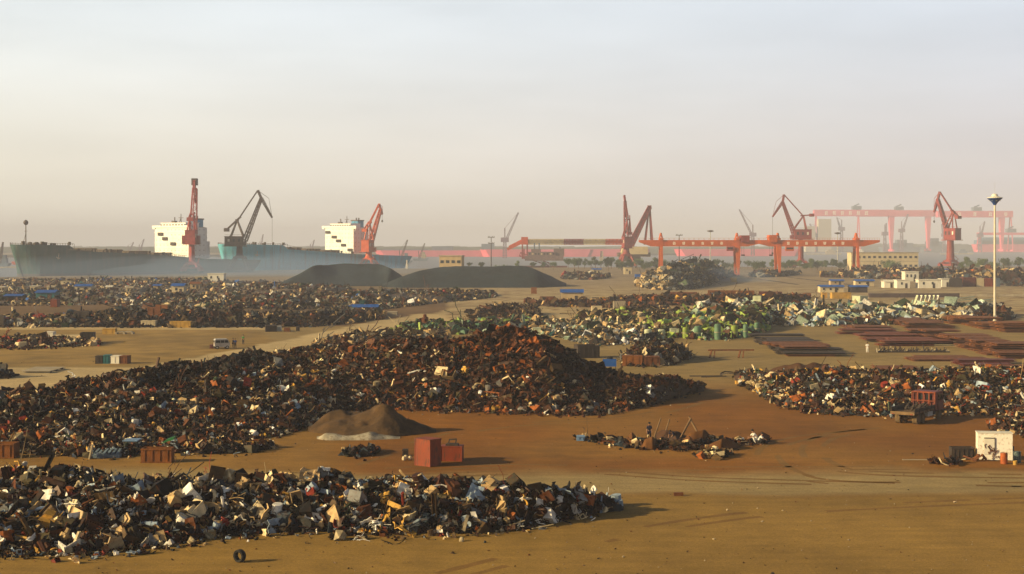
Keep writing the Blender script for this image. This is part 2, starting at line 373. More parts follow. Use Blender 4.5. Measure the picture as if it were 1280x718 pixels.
# ================================================================ SHIPS
def bow(u):
    q = min(1, max(0, u / .14)); return (1 - (1 - q) ** 2) ** .62
def hull_mesh(L, B, zk, deck, fc_len, fc_h, ns=46):
    """hull along +x from the bow (x=0): flared stem, parallel middle, rounded stern; deck(x) gives the sheer"""
    mb = MB(); rings = []
    us = [0, .0012, .004, .008, .014, .022, .032, .045, .06, .08, .1, .12, .15, .18] + [0.18 + (0.82 - 0.18) * i / 22 for i in range(1, 23)] + [.85, .88, .91, .94, .965, .985, 1.0]
    for u in us:
        x = u * L; zt = deck(x) + (fc_h if x < fc_len else 0)
        ring = []
        for k in range(9):
            t = k / 8                                            # keel .. deck edge
            z = zk + (zt - zk) * t
            full = bow(u); fullw = bow((u - 0.012) * .8)
            wb = fullw * (1 - t ** 1.8) + full * t ** 1.8
            st = min(1, (1 - u) / 0.10); wb *= (0.55 + 0.45 * t) * (1 - st) + st if st < 1 else 1
            bilge = min(1, 0.72 + t * 2.2)
            xs = x + (1 - t) ** 1.3 * (9 * max(0, 1 - u / 0.06)) - (0 if u < .9 else 0) - ((1 - t) ** 2) * 9 * max(0, (u - .93) / .07)
            ring.append((xs, B / 2 * wb * bilge, z))
        rings.append(ring)
    n = 9
    for r in rings:
        for (x, y, z) in r: mb.v.append((x, y, z))
        for (x, y, z) in r: mb.v.append((x, -y, z))
    for i in range(len(rings) - 1):
        a = i * 18; c = a + 18
        for k in range(8):
            mb.f.append((a + k, a + k + 1, c + k + 1, c + k)); mb.f.append((a + 9 + k, c + 9 + k, c + 9 + k + 1, a + 9 + k + 1))
        mb.f.append((a + 8, a + 17, c + 17, c + 8)); mb.f.append((a, c, c + 9, a + 9))
    e = (len(rings) - 1) * 18
    mb.f.append(tuple(e + k for k in range(9)) + tuple(e + 9 + k for k in range(8, -1, -1)))
    return mb
def hull_mat(name, top, low, zsplit):
    m = bpy.data.materials.new(name); nt, N, L = nodes(m)
    out = N('ShaderNodeOutputMaterial'); b = N('ShaderNodeBsdfPrincipled'); L(b.outputs[0], out.inputs[0]); b.inputs['Roughness'].default_value = 0.55
    tc = N('ShaderNodeTexCoord'); sp = N('ShaderNodeSeparateXYZ'); L(tc.outputs['Object'], sp.inputs[0])
    lt = N('ShaderNodeMath'); lt.operation = 'LESS_THAN'; lt.inputs[1].default_value = zsplit; L(sp.outputs[2], lt.inputs[0])
    mx = N('ShaderNodeMix'); mx.data_type = 'RGBA'; L(lt.outputs[0], mx.inputs[0]); mx.inputs[6].default_value = (*top, 1); mx.inputs[7].default_value = (*low, 1)
    mp = N('ShaderNodeMapping'); mp.inputs['Scale'].default_value = (1, 1, 0.12); L(tc.outputs['Object'], mp.inputs[0])
    n = N('ShaderNodeTexNoise'); n.inputs['Scale'].default_value = 0.5; n.inputs['Detail'].default_value = 6; L(mp.outputs[0], n.inputs['Vector'])
    r = N('ShaderNodeMapRange'); r.inputs[1].default_value = .48; r.inputs[2].default_value = .7; r.inputs[4].default_value = .5; L(n.outputs[0], r.inputs[0])
    m2 = N('ShaderNodeMix'); m2.data_type = 'RGBA'; L(r.outputs[0], m2.inputs[0]); L(mx.outputs[2], m2.inputs[6]); m2.inputs[7].default_value = (0.12, 0.09, 0.07, 1)
    L(m2.outputs[2], b.inputs['Base Color']); return m
M_shipglass = mat('porthole_glass', (.28, .25, .22), .3, var=.2)
def ship(loc, L, B, deckpts, fc_len, fc_h, hm, label, xblock, bz0, bz1, bw, funnel_m, mast_h, name_marks, stairs, deck_m, two_wings=True):
    deck = lambda x: float(np.interp(x, [p[0] for p in deckpts], [p[1] for p in deckpts]))
    t = thing('cargo_ship', label, 'ship', loc, math.atan2(QA.y, QA.x), 'bulk carriers moored at the quay')
    hull = hull_mesh(L, B, -5, deck, fc_len, fc_h).build('hull', hm, t, smooth=False)
    # hatches with coamings
    k = 0; x = fc_len + 8
    while x + 15 < xblock - 4:
        z = deck(x + 7) ; mb = MB(); mb.box(x, x + 14, -7, 7, z, z + 1.2); mb.box(x - .3, x + 14.3, -7.6, 7.6, z + 1.25, z + 1.9)
        for j in range(5): mb.box(x + 1 + j * 3, x + 1.3 + j * 3, -7.4, 7.4, z + 1.9, z + 2.1)
        mb.build('hatch_cover', deck_m, t); x += 19
    # rails and deck gear along both sides
    mb = MB(); xx = 3
    while xx < xblock - 2:
        z = deck(xx) + (fc_h if xx < fc_len else 0); u = xx / L; w = B / 2 * bow(u) - .4
        for s in (-1, 1): mb.bar((xx, s * w, z), (xx, s * w, z + rnd.uniform(.9, 1.3)), .18)
        if rnd.random() < .3: mb.box(xx, xx + rnd.uniform(.6, 1.6), -w + .6, -w + 1.8, z, z + rnd.uniform(.8, 2.2))
        xx += 1.6
    for s in (-1, 1):
        pts = [(x_, s * (B / 2 * bow(x_ / L) - .4), deck(x_) + (fc_h if x_ < fc_len else 0) + .95) for x_ in (3, 8, 14, 20, fc_len - .1, fc_len + .1, 40, 70, 100, xblock - 2)]
        for a_, b_ in zip(pts, pts[1:]): mb.bar(a_, b_, .14)
    mb.build('railing', M_dark, t)
    # windlass gear and foremast
    mb = MB(); z = deck(8) + fc_h
    for s in (-1, 1): mb.tube((14, s * 3 - 1, z + .8), (14, s * 3 + 1, z + .8), .8); mb.box(12, 16, s * 3 - 1.4, s * 3 + 1.4, z, z + .4)
    mb.build('windlass', M_dark, t)
    mb = MB(); mb.tube((9, 0, z), (9, 0, z + mast_h), .35, .25); mb.bar((9, -1.2, z + mast_h * .7), (9, 1.2, z + mast_h * .7), .2); mb.bar((7, 0, z), (9, 0, z + mast_h * .6), .18)
    mast = mb.build('foremast', M_greycrane, t)
    MB().lathe([(.3, 0), (1.1, .6), (1.4, 1.5), (1.1, 2.4), (.3, 3.0)], 10, (9, 0, z + mast_h)).build('lantern', M_greycrane, mast)
    # accommodation block
    z0 = bz0; D = 15.0; lv = 6; hh = (bz1 - z0)
    mb = MB(); mb.box(xblock, xblock + D, -bw / 2, bw / 2, z0, bz1)
    for i in range(1, lv): zz = z0 + hh * i / lv; mb.box(xblock - .25, xblock + D + .25, -bw / 2 - .25, bw / 2 + .25, zz - .12, zz + .12)
    mb.box(xblock + 1, xblock + D + 5, -bw / 2 + 3, bw / 2 - 3, z0, bz1 - hh * .45)
    blk = mb.build('accommodation_block', M_shipwhite, t)
    for i in range(lv):
        zz = z0 + hh * (i + .55) / lv
        for j in range(9):
            y = -bw / 2 + bw * (j + .5) / 9
            if any(abs(i - a) < .8 and abs(j - c) < 1.1 for a, c in stairs): continue
            MB().box(xblock - .06, xblock + .02, y - .3, y + .3, zz - .26, zz + .26).build('window', M_shipglass, blk)
        for j in range(4):
            x = xblock + 2 + j * 3.4
            MB().box(x, x + .6, -bw / 2 - .06, -bw / 2 + .02, zz - .26, zz + .26).build('window', M_shipglass, blk)
    for a, c in stairs:                                            # open stair landings stepping down the front
        y = -bw / 2 + bw * (c + .5) / 9; zz = z0 + hh * (a + .1) / lv
        mb = MB(); mb.box(xblock - .7, xblock - .1, y - 2.2, y + 2.2, zz, zz + hh / lv * .62); mb.build('stair_landing', M_dark, blk)
    # bridge with wings
    mb = MB(); mb.box(xblock + 1.2, xblock + D - 3, -bw / 2 + 4, bw / 2 - 4, bz1, bz1 + 2.7)
    mb.box(xblock - .6, xblock + 3.4, -B / 2 - 1.5, B / 2 + 1.5, bz1 - .2, bz1 + .1)
    mb.box(xblock - .6, xblock - .4, -B / 2 - 1.5, B / 2 + 1.5, bz1 + .1, bz1 + 1.2)
    for s in (-1, 1): mb.box(xblock - .4, xblock + 3, s * (B / 2 + .2) - 1.2, s * (B / 2 + .2) + 1.2, bz1 - 1.0, bz1 - .2); mb.bar((xblock + 1, s * (bw / 2), bz1 - 3.5), (xblock + 1, s * (B / 2), bz1 - .6), .4)
    mb.box(xblock + .8, xblock + D - 2.6, -bw / 2 + 3.6, bw / 2 - 3.6, bz1 + 2.72, bz1 + 3.0)
    br = mb.build('bridge', M_shipwhite, t)
    for j in range(9):
        y = (-bw / 2 + 4.6) + (bw - 9.2) * j / 8; MB().box(xblock + 1.1, xblock + 1.22, y - .75, y + .75, bz1 + 1.0, bz1 + 1.9).build('window', M_glass, br)
    mb = MB(); mx_ = xblock + 5; mb.tube((mx_, -3, bz1 + 3), (mx_, -3, bz1 + 8.5), .3, .2); mb.bar((mx_, -5, bz1 + 6), (mx_, -1, bz1 + 6), .3); mb.bar((mx_ - 1.5, -3, bz1 + 3), (mx_, -3, bz1 + 6), .25)
    mb.tube((mx_ + 2, 5, bz1 + 3), (mx_ + 2, 5, bz1 + 6.5), .3); mb.bar((mx_ + 1, 3.8, bz1 + 5.4), (mx_ + 3, 6.4, bz1 + 6.2), .4); mb.box(mx_ + 1, mx_ + 3, 4, 7, bz1 + 3, bz1 + 4.2)
    mb.build('radar_mast', M_greycrane, t)
    # funnel
    fx = xblock + D + 2; mb = MB(); mb.prism([(fx, -3.3), (fx + 6, -3.3), (fx + 7, 0), (fx + 6, 3.3), (fx, 3.3), (fx - 1, 0)], z0, bz1 + 5, 'z')
    fn = mb.build('funnel', funnel_m, t)
    mb = MB(); mb.box(fx - 1.3, fx + 7.2, -3.7, 3.7, bz1 - .5, bz1 + .4); mb.box(fx - .8, fx + 6.6, -3.5, 3.5, bz1 + 5.01, bz1 + 5.8)
    for s in (-1.2, 1.2): mb.tube((fx + 3, s, bz1 + 5.8), (fx + 3, s, bz1 + 7.4), .5)
    mb.build('funnel_top', M_greycrane, fn)
    # anchor and the pale (unreadable) lettering on the bow
    xa = 20; ua = xa / L; wa = B / 2 * bow(ua)
    for s in (-1, 1):
        mb = MB(); za = deck(xa) + fc_h - 8; ya = s * (wa * .93 + .3); mb.bar((xa, ya, za + 3.6), (xa - .3, ya, za + .4), .5); mb.bar((xa - 1.5, ya, za + 1.3), (xa - .2, ya, za + .2), .5); mb.bar((xa + 1.2, ya, za + 1.2), (xa - .2, ya, za + .2), .5)
        mb.build('anchor', M_conc, t)
        if name_marks:
            mb = MB(); x = 26
            for w_ in (1.0, .8, 1.0, .9, .7, 0, 1.0, .9, .4, .9, 1.0, .8):
                if w_:
                    u0 = x / L; y0 = s * (B / 2 * bow(u0) * .985 + .25); z_ = deck(x) + fc_h - 3.0
                    mb.box(x, x + .22, min(y0, y0 + s * .08), max(y0, y0 + s * .08), z_, z_ + 1.3); mb.box(x + w_ * .8, x + w_, min(y0, y0 + s * .08), max(y0, y0 + s * .08), z_ + .2, z_ + 1.3); mb.box(x + .25, x + w_ * .78, min(y0, y0 + s * .08), max(y0, y0 + s * .08), z_ + .55, z_ + .8)
                x += 1.35
            mb.build('bow_lettering', M_conc, t)
    return t
HM1 = hull_mat('dark_green_hull', (0.010, 0.062, 0.062), (0.070, 0.060, 0.065), 1.2)
HM2 = hull_mat('teal_blue_hull', (0.08, 0.38, 0.50), (0.10, 0.20, 0.27), -1.0)
M_fblue = mat('funnel_blue', (0.07, 0.28, 0.48), 0.5)
M_hatch = mat('hatch_brown', (0.10, 0.075, 0.05), 0.7, dirt=RUST, scale=.3)
ship(q1(0), 176, 32, [(0, 14.3), (40, 13.6), (70, 12.4), (100, 10.8), (130, 8.6), (176, 7.6)], 30, 3.3, HM1,
     'dark green cargo ship with tall white bridge block and high bow, leftmost at the quay', 115, 9.0, 28.2, 31, M_fblue, 11, True, [(4.3, 6.9), (3.4, 5.7), (2.4, 3.5)], M_hatch)
ship(q2(0), 182, 31, [(0, 15.2), (40, 14.6), (80, 12.6), (120, 10.4), (182, 8.6)], 48, 2.6, HM2,
     'teal blue cargo ship with red topped white bridge block, berthed behind the dark green ship', 117, 11.0, 30.0, 28, M_fblue, 3, False, [(4.5, 7.6), (3.4, 5.6), (2.5, 4.2), (1.5, 2.6), (.4, .5)], M_hatch)
# ================================================================ CRANES
def portal_crane(loc, rz, m, label, boomfoot=(3.3, 20), joint=(13.6, 46.7), apex=(11.4, 51.7), tip=(20.4, 34.4), aframe=(-1.5, 33), lever=(-8, 27),
                 house=(-9, 2, 16.8, 22.5), col_w=4.2, cab_m=None, lattice=True, bb=.7, bs=1, hook=12, portal_top=9.5, house_m=None):
    """level-luffing portal crane; +x local is the way the jib points"""
    t = thing('portal_crane', label, 'crane', loc, rz, 'portal cranes along the quay')
    mb = MB()
    for sx in (-1, 1):
        for sy in (-1, 1): mb.bar((sx * 6.2, sy * 5.6, 1.6), (sx * 2.6, sy * 2.6, portal_top), 1.5, 1.5)
    for s in (-1, 1): mb.bar((-7, s * 5.6, 2.2), (7, s * 5.6, 2.2), 1.1, 1.5); mb.bar((s * 6.0, -5.6, 3.4), (s * 6.0, 5.6, 3.4), .8, .9)
    mb.box(-3.6, 3.6, -3.6, 3.6, portal_top - .8, portal_top + .6)
    p = mb.build('portal_legs', m, t)
    for sx in (-1, 1):
        for sy in (-1, 1):
            mb = MB(); mb.box(sx * 6.3 - 1.6, sx * 6.3 + 1.6, sy * 5.6 - .45, sy * 5.6 + .45, .45, 1.4)
            for q in (-1, 0, 1): mb.tube((sx * 6.3 + q, sy * 5.6 - .3, .4), (sx * 6.3 + q, sy * 5.6 + .3, .4), .4)
            mb.build('bogie', M_dark, p)
    mb = MB(); mb.lathe([(col_w / 2 + .8, portal_top + .62), (col_w / 2, portal_top + 2), (col_w / 2 * .85, house[2] - .6), (col_w / 2 + .7, house[2] - .05)], 12); mb.build('column', m, t)
    x0, x1, z0, z1 = house
    mb = MB(); mb.box(x0, x1, -3, 3, z0, z1); mb.box(x0 - .3, x1 + .3, -3.2, 3.2, z1 + .003, z1 + .3); mb.box(x0 - 1.2, x1 + 2.2, -3.8, 3.8, z0 - .45, z0 - .01)
    hs = mb.build('machinery_house', house_m or m, t)
    for s in (-1, 1):
        for q in range(3): xx = x0 + (x1 - x0) * (q + .6) / 3.4; MB().box(xx, xx + 1.3, s * 3.02 - .04, s * 3.02 + .04, z0 + (z1 - z0) * .45, z0 + (z1 - z0) * .75).build('window', M_glass if q else M_white, hs)
    mb = MB()
    for s in (-1, 1): mb.bar((x0 - 1.2, s * 3.7, z0 + .6), (x1 + 2.2, s * 3.7, z0 + .6), .1); mb.bar((x0, s * 3.1, z1 + 1.2), (x1, s * 3.1, z1 + 1.2), .1)
    mb.build('handrail', m, hs)
    mb = MB(); mb.box(x1 + .2, x1 + 2.6, -3.6, -1.2, z0 + .2, z0 + 2.9); cb = mb.build('cab', cab_m or m, t)
    MB().box(x1 + 2.55, x1 + 2.66, -3.4, -1.4, z0 + 1.1, z0 + 2.6).build('window', M_glass, cb)
    mb = MB()                                                     # A frame
    ax, az = aframe
    for s in (-1, 1): mb.bar((x1 + .5, s * 2.2, z1), (ax, s * .9, az), .8, .8); mb.bar((x0 + 3.5, s * 2.2, z1), (ax, s * .9, az), .7, .7)
    for q in (.3, .6): mb.bar(((x1 + .5) * (1 - q) + ax * q, -2.2 + 1.3 * q, z1 * (1 - q) + az * q), ((x1 + .5) * (1 - q) + ax * q, 2.2 - 1.3 * q, z1 * (1 - q) + az * q), .3)
    mb.box(ax - 1, ax + 1, -1.2, 1.2, az - .4, az + .5); mb.build('a_frame', m, t)
    mb = MB()                                                     # counterweight lever
    lx, lz = lever; ex, ez = ax + (ax - lx) * .35, az + (az - lz) * .35
    for s in (-1, 1): mb.bar((lx, s * 1.2, lz), (ex, s * 1.2, ez), .5, .9)
    lv_ = mb.build('lever', m, t); MB().box(lx - 1.6, lx + 1.4, -1.9, 1.9, lz - 1.3, lz + .9).build('counterweight', m, lv_)
    f = lambda q, y=0: Vector((q[0], y, q[1]))
    mb = MB()
    if lattice: mb.truss(f(boomfoot), f(joint), 3.0 * bs ** .5, 1.6 * bs ** .7, .45 / bs ** .5, 10)
    else: mb.bar(f(boomfoot), f(joint), 2.0, 2.4)
    mb.bar(f(boomfoot, -1.4 * bs ** .5), f(joint, -.6 * bs), bb, bb); mb.bar(f(boomfoot, 1.4 * bs ** .5), f(joint, .6 * bs), bb, bb); mb.build('boom', m, t)
    mb = MB(); mb.bar(f(apex), f(joint), 1.4, 1.6); mb.truss(f(joint), f(tip), 1.8, .8, .35, 7)
    for s in (-.5, .5): mb.bar(f(joint, s), f(tip, s * .6), .5, .6)
    bump_ = (joint[0] + (joint[0] - boomfoot[0]) * .1, joint[1] + (joint[1] - boomfoot[1]) * .1)
    mb.bar(f(apex), f((joint[0] * .75 + tip[0] * .25 + 3.0, joint[1] * .75 + tip[1] * .25 + 3)), .25); mb.bar(f(tip), f((joint[0] * .75 + tip[0] * .25 + 3.0, joint[1] * .75 + tip[1] * .25 + 3)), .2)
    mb.build('fly_jib', m, t)
    mb = MB(); mb.bar(f((ax + .5, az), -.5), f(apex, -.4), .5, .7); mb.bar(f((ax + .5, az), .5), f(apex, .4), .5, .7); mb.build('tie_beam', m, t)
    mb = MB(); e = f(tip)
    for s in (-.25, .25): mb.bar((e.x, s, e.z), (e.x, s, e.z - hook), .09)
    hk = mb.build('hoist_rope', M_dark, t); MB().lathe([(.15, 0), (.7, .4), (.7, 1.4), (.15, 2)], 8, (e.x, 0, e.z - hook - 2)).build('hook_block', M_dark, hk)
    # stair up the portal
    mb = MB(); z = .5; x = -4
    for k in range(3): mb.bar((x, -4.2, z), (x + 5 * (1 if k % 2 == 0 else -1), -4.2, z + 3), .5, .15); z += 3; x += 5 * (1 if k % 2 == 0 else -1)
    mb.build('stairway', m, t)
    return t
def on_quay(px, d): return Vector((wx(px, d), d, 0))
# 1: seen along its jib, tall slender tower left of the funnel
c1 = portal_crane(on_quay(240, 905), R(93), mat('faded_red_crane_paint', (0.36, 0.05, 0.045), 0.6, dirt=(0.14, 0.06, 0.05), scale=.4), 'faded red quay crane, jib raised straight up in front of the white bridge block',
                  bb=.4, bs=2.2, boomfoot=(3, 20), joint=(11, 52), apex=(8, 57), tip=(14, 43), aframe=(0, 36), lever=(-7, 33), house=(-8, 3, 18, 26), col_w=3.6, hook=18, portal_top=6)
MB().box(8, 12.6, -1.7, 1.7, 54, 58.2).build('boom_head', M_greycrane, c1)
mb = MB(); mb.box(-3.2, 3.2, -4.6, 5.6, 17.9, 23); hh = mb.build('winch_house', M_redcrane, c1)
# 2: dark crane with its jib out to the right
portal_crane(on_quay(299.5, 936), R(2), M_greycrane, 'dark grey-brown quay crane, jib folded over to the right above the teal bow', hook=34,
             house_m=mat('grey_brown_house', (0.11, 0.075, 0.055), .7))
# 3: orange
portal_crane(on_quay(461, 1085), R(72), M_orangered, 'bright orange-red quay crane beside the second white bridge block',
             boomfoot=(3, 18), joint=(22, 43.5), apex=(19, 47.5), tip=(25, 40), aframe=(0, 32.5), lever=(-7, 28), house=(-7, 3, 12.5, 20.5), col_w=5, portal_top=7, hook=4, lattice=True)
# 4: dark red, mostly vertical
portal_crane(on_quay(783, 1118), R(100), M_redcrane, 'dark red quay crane with near vertical jib behind the floating crane',
             boomfoot=(0, 20), joint=(4, 50), apex=(6.5, 54.5), tip=(2, 38), aframe=(-6, 36), lever=(-9, 26), house=(-6, 3, 15, 23), col_w=5, hook=10)
# 5: jib out to the left
portal_crane(on_quay(1001, 1105), R(180), M_redcrane, 'dark red quay crane with its jib reaching left behind the orange gantries',
             boomfoot=(4.5, 24), joint=(13.5, 49), apex=(12.5, 54.6), tip=(21, 38), aframe=(-2, 39), lever=(-8, 39.5), house=(-7.5, 5, 21.5, 28.5), col_w=4.2, hook=26, portal_top=5)
# 6: right
portal_crane(on_quay(1188, 1120), R(118), M_redcrane, 'dark red quay crane on a thick column, beside the tall floodlight mast',
             boomfoot=(2, 25), joint=(13, 52), apex=(11, 57.5), tip=(17, 42), aframe=(-3, 42), lever=(-8, 38), house=(-8, 4, 21, 29.5), col_w=6.0, hook=6, portal_top=5)

# yard gantry cranes
def glyph_rows(parent, m, x0, step, n, z, y, s):
    """the white painted characters, too small in the photo to read"""
    r = random.Random(int(abs(x0) * 7) + n)
    for i in range(n):
        x = x0 + i * step; mb = MB()
        for k in range(3): zz = z - s / 2 + s * (k + .3) / 3; w = s * r.uniform(.55, 1); mb.box(x - w / 2, x + w / 2, y - .03, y, zz, zz + s * .16)
        for k in (-.25, .22): mb.box(x + s * k - s * .07, x + s * k + s * .07, y - .05, y - .032, z - s / 2, z + s / 2 * r.uniform(.5, 1))
        mb.build('painted_character', m, parent)
M_char = mat('white_lettering', (0.85, 0.8, 0.7), .6, var=.05)
def yard_gantry(D, label, x_l, x_r, leg_l, leg_r, fat, taper_l, taper_r, chars, trolley_px, cab_px):
    X = lambda p: wx(p, D); t = thing('gantry_crane', label, 'gantry crane', (X((x_l + x_r) / 2), D, 0), 0, 'orange yard gantry cranes')
    ox = t.location.x; X = lambda p: wx(p, D) - ox; zt, zb = wz(300.3, D), wz(308.3, D)
    for y in (-3.4, 1.8):
        mb = MB(); poly = [(X(x_l), zt), (X(x_l), zt - (2.0 if x_l > 900 else 1.2)), (X(x_l) + taper_l, zb), (X(x_r) - taper_r, zb), (X(x_r), zt - (2.0 if x_r < 1000 else 1.2)), (X(x_r), zt)]
        mb.prism(poly[::-1], y, y + 1.6)
        n = 24
        for i in range(n + 1): xx = X(x_l) + (X(x_r) - X(x_l)) * i / n; mb.bar((xx, y + .8, zt), (xx, y + .8, zt + 1.1), .08)
        mb.bar((X(x_l), y + .8, zt + 1.1), (X(x_r), y + .8, zt + 1.1), .08)
        bm = mb.build('main_girder', M_orange, t)
        if y < 0: glyph_rows(bm, M_char, X(chars[0]), (X(chars[1]) - X(chars[0])) / (chars[2] - 1), chars[2], (zt + zb) / 2, y - .01, 1.7)
    for lp in (leg_l, leg_r):
        wt, wb_ = (2.9, .9) if lp == fat else (1.45, 1.3)
        mb = MB()
        for s in (-1, 1):
            yt, yb = s * 3.6, s * 6.5
            vs = [(X(lp) - wt / 2, yt - .6, zb + .2), (X(lp) + wt / 2, yt - .6, zb + .2), (X(lp) + wt / 2, yt + .6, zb + .2), (X(lp) - wt / 2, yt + .6, zb + .2),
                  (X(lp) - wb_ / 2, yb - .5, .9), (X(lp) + wb_ / 2, yb - .5, .9), (X(lp) + wb_ / 2, yb + .5, .9), (X(lp) - wb_ / 2, yb + .5, .9)]
            mb.add(vs, [(0, 1, 2, 3), (4, 7, 6, 5), (0, 4, 5, 1), (1, 5, 6, 2), (2, 6, 7, 3), (3, 7, 4, 0)])
        mb.box(X(lp) - .55, X(lp) + .55, -7.5, 7.5, .5, 1.3)
        mb.box(X(lp) - wt / 2, X(lp) + wt / 2, -4.3, 4.3, zb - 1.2, zb - .02); lg = mb.build('leg', M_orange, t)
        mb = MB()
        for s in (-1, 1): mb.bar((X(lp) - .7, s * 1.2, zt + 1.1), (X(lp) - .15, s * .3, wz(291.5, D)), .5); mb.bar((X(lp) + .7, s * 1.2, zt + 1.1), (X(lp) + .15, s * .3, wz(291.5, D)), .5)
        mb.box(X(lp) - .9, X(lp) + .9, -4.2, 4.2, zt + .02, zt + 1.1); mb.box(X(lp) - 1.1, X(lp) + 1.1, -3.6, -3.45, zb, zt + 1); mb.build('top_pylon', M_orange, lg)
        mb = MB()
        for s in (-1, 1):
            for q in (-.8, .8): mb.tube((X(lp) - .25, s * 6.4 + q, .4), (X(lp) + .25, s * 6.4 + q, .4), .4)
        mb.build('rail_wheel', M_dark, lg)
    mb = MB(); mb.box(X(trolley_px[0]), X(trolley_px[1]), -4.4, 3.6, wz(trolley_px[3], D), wz(trolley_px[2], D)); mb.box(X(trolley_px[0]) - .5, X(trolley_px[1]) + .5, -4.6, 3.9, zt + 1.2, zt + 1.5)
    tr = mb.build('trolley', M_orange if trolley_px[4] else M_redcrane, t)
    mb = MB()
    for q in (.3, .7): mb.bar((X(trolley_px[0]) + 3 * q, -.5, zb), (X(trolley_px[0]) + 3 * q, -.5, zb - 4.5), .1)
    mb.box(X(trolley_px[0]) + .6, X(trolley_px[0]) + 2.6, -.8, -.2, zb - 5.3, zb - 4.5); mb.build('hook_block', M_dark, tr)
    mb = MB(); mb.box(X(cab_px[0]), X(cab_px[1]), -5.6, -3.5, zb - 2.5, zb - .05); cb = mb.build('cab', M_orange if cab_px[2] else M_redcrane, t)
    MB().box(X(cab_px[0]) + .4, X(cab_px[1]) - .4, -5.66, -5.58, zb - 1.5, zb - .6).build('window', M_glass, cb)
    return t
yard_gantry(836, 'left orange gantry crane of the pair, white characters and dark red trolley house', 799, 948.6, 826, 921, 921, 7, 7, (842, 901, 6), (925, 935.5, 294.5, 303, 0), (907, 915, 0))
yard_gantry(830, 'orange gantry crane with orange trolley house, right of the pair, over the shed roofs', 949, 1098, 972, 1070, 972, 6, 9, (984, 1052, 7), (960, 970, 294, 303, 1), (980, 990, 1))
mb = MB()
for px in (826, 921, 972, 1070):
    x = wx(px, 833)
    mb = MB()
    for s in (-.4, .4): mb.box(x + s - .08, x + s + .08, 655, 950, .006, .16)
    for k in range(98): mb.box(x - .9, x + .9, 655.5 + k * 3, 656.3 + k * 3, .006, .06)
    tag(mb.build('crane_rail', M_dark), 'dark crane track on the ground under the ' + {826: 'far left leg of the left orange gantry', 921: 'tapered leg of the left orange gantry', 972: 'tapered leg of the right orange gantry', 1070: 'slim right leg of the right orange gantry'}[px], 'rail', 'crane rails')

# pink goliath cranes across the river
def goliath(D, label, xl, xr, yt, yb, thin, fat, chars, ybase=311):
    ox = wx((xl + xr) / 2, D); X = lambda p: wx(p, D) - ox; t = thing('gantry_crane', label, 'gantry crane', (ox, D, 0), 0, 'pink shipyard gantry cranes')
    zt, zb = wz(yt, D), wz(yb, D); mb = MB(); mb.box(X(xl), X(xr), -8, -3, zb, zt); mb.box(X(xl), X(xr), 3, 8, zb, zt); mb.box(X(xl), X(xl) + 4, -3, 3, zb + 3, zt - 3); mb.box(X(xr) - 4, X(xr), -3, 3, zb + 3, zt - 3)
    g = mb.build('girder', M_pink, t)
    if chars: glyph_rows(g, M_char, X(chars[0]), (X(chars[1]) - X(chars[0])) / (chars[2] - 1), chars[2], (zt + zb) / 2, -8.01, 9)
    for p in thin:
        mb = MB()
        for s in (-1, 1): mb.bar((X(p), s * 4, zb), (X(p), s * 20, 2), 2.4, 2.4)
        mb.bar((X(p), -12, zb * .5), (X(p), 12, zb * .5), 2); mb.bar((X(p), -22, 2), (X(p), 22, 2), 4); mb.build('leg', M_pink, t)
    for p in fat:
        mb = MB(); mb.prism([(X(p) - 6.5, zb), (X(p) - 2, 2), (X(p) + 2, 2), (X(p) + 6.5, zb)], -6, 6); mb.bar((X(p), -20, 2.5), (X(p), 20, 2.5), 5); mb.build('leg', M_pink, t)
    mb = MB(); q = X(xl + (xr - xl) * .53); mb.box(q - 10, q + 10, -9, 9, zt + .5, zt + 9); mb.bar((q - 6, 0, zt + 9), (q + 6, 0, zt + 14), 3); mb.build('trolley', M_bluegrey, t)
goliath(3500, 'pink shipyard gantry crane with white characters, nearest and leftmost across the river', 1017, 1118, 262.5, 270.5, [1020], [1114], (1032, 1082, 6))
goliath(3640, 'pink shipyard gantry crane standing in the middle across the river', 1071, 1170, 263, 271, [1073], [1160], None)
goliath(3560, 'pink shipyard gantry crane ending behind the tall floodlight mast', 1171, 1265, 264, 272, [1263], [1252], (1198, 1256, 4))
goliath(3400, 'small salmon gantry crane low over the blue hull at far right', 1222, 1300, 291, 294, [1224, 1298], [], None)

# floating crane with its long banded boom lowered
D = 1165; ox = wx(790, D)
t = thing('floating_crane', 'floating crane with long red and cream banded boom laid level above the trees', 'floating crane', (ox, D, WZ), 0)
X = lambda p: wx(p, D) - ox; Z = lambda y: wz(y, D) - WZ
mb = MB(); mb.prism([(X(768), .2), (X(772), -3), (X(822), -3), (X(824), 3), (X(768), 3)], -11, 11); mb.build('barge', M_bluegrey, t)
mb = MB(); mb.box(X(772), X(812), -8, 8, Z(321), Z(316)); mb.box(X(774), X(800), -6, 6, Z(327), Z(321)); mb.build('deckhouse', mat('brown_deckhouse', (.13, .09, .07)), t)
mb = MB(); mb.prism([(X(775), Z(318)), (X(809), Z(318)), (X(808.5), Z(308.5)), (X(778), Z(308.5))], -9, 9); mb.build('canvas_roof', M_cream, t)
seg = [(660, 679), (679, 705), (705, 729.5), (729.5, 757), (757, 790)]
mb = MB(); 
for i, (a, b_) in enumerate(seg):
    mb = MB(); mb.truss((X(a), 0, Z(302.5)), (X(b_), 0, Z(302.5)), 4.0, 4.0, .55, 7, side=(0, 1, 0))
    for z_ in (Z(299.5), Z(305.8)): mb.box(X(a), X(b_), -2.2, 2.2, z_ - .3, z_ + .3)
    mb.box(X(a), X(b_), -.9, .9, Z(305), Z(300.3)); mb.build('boom_section', [M_cream, M_cream, M_redcrane, M_cream, M_orangered][i], t)
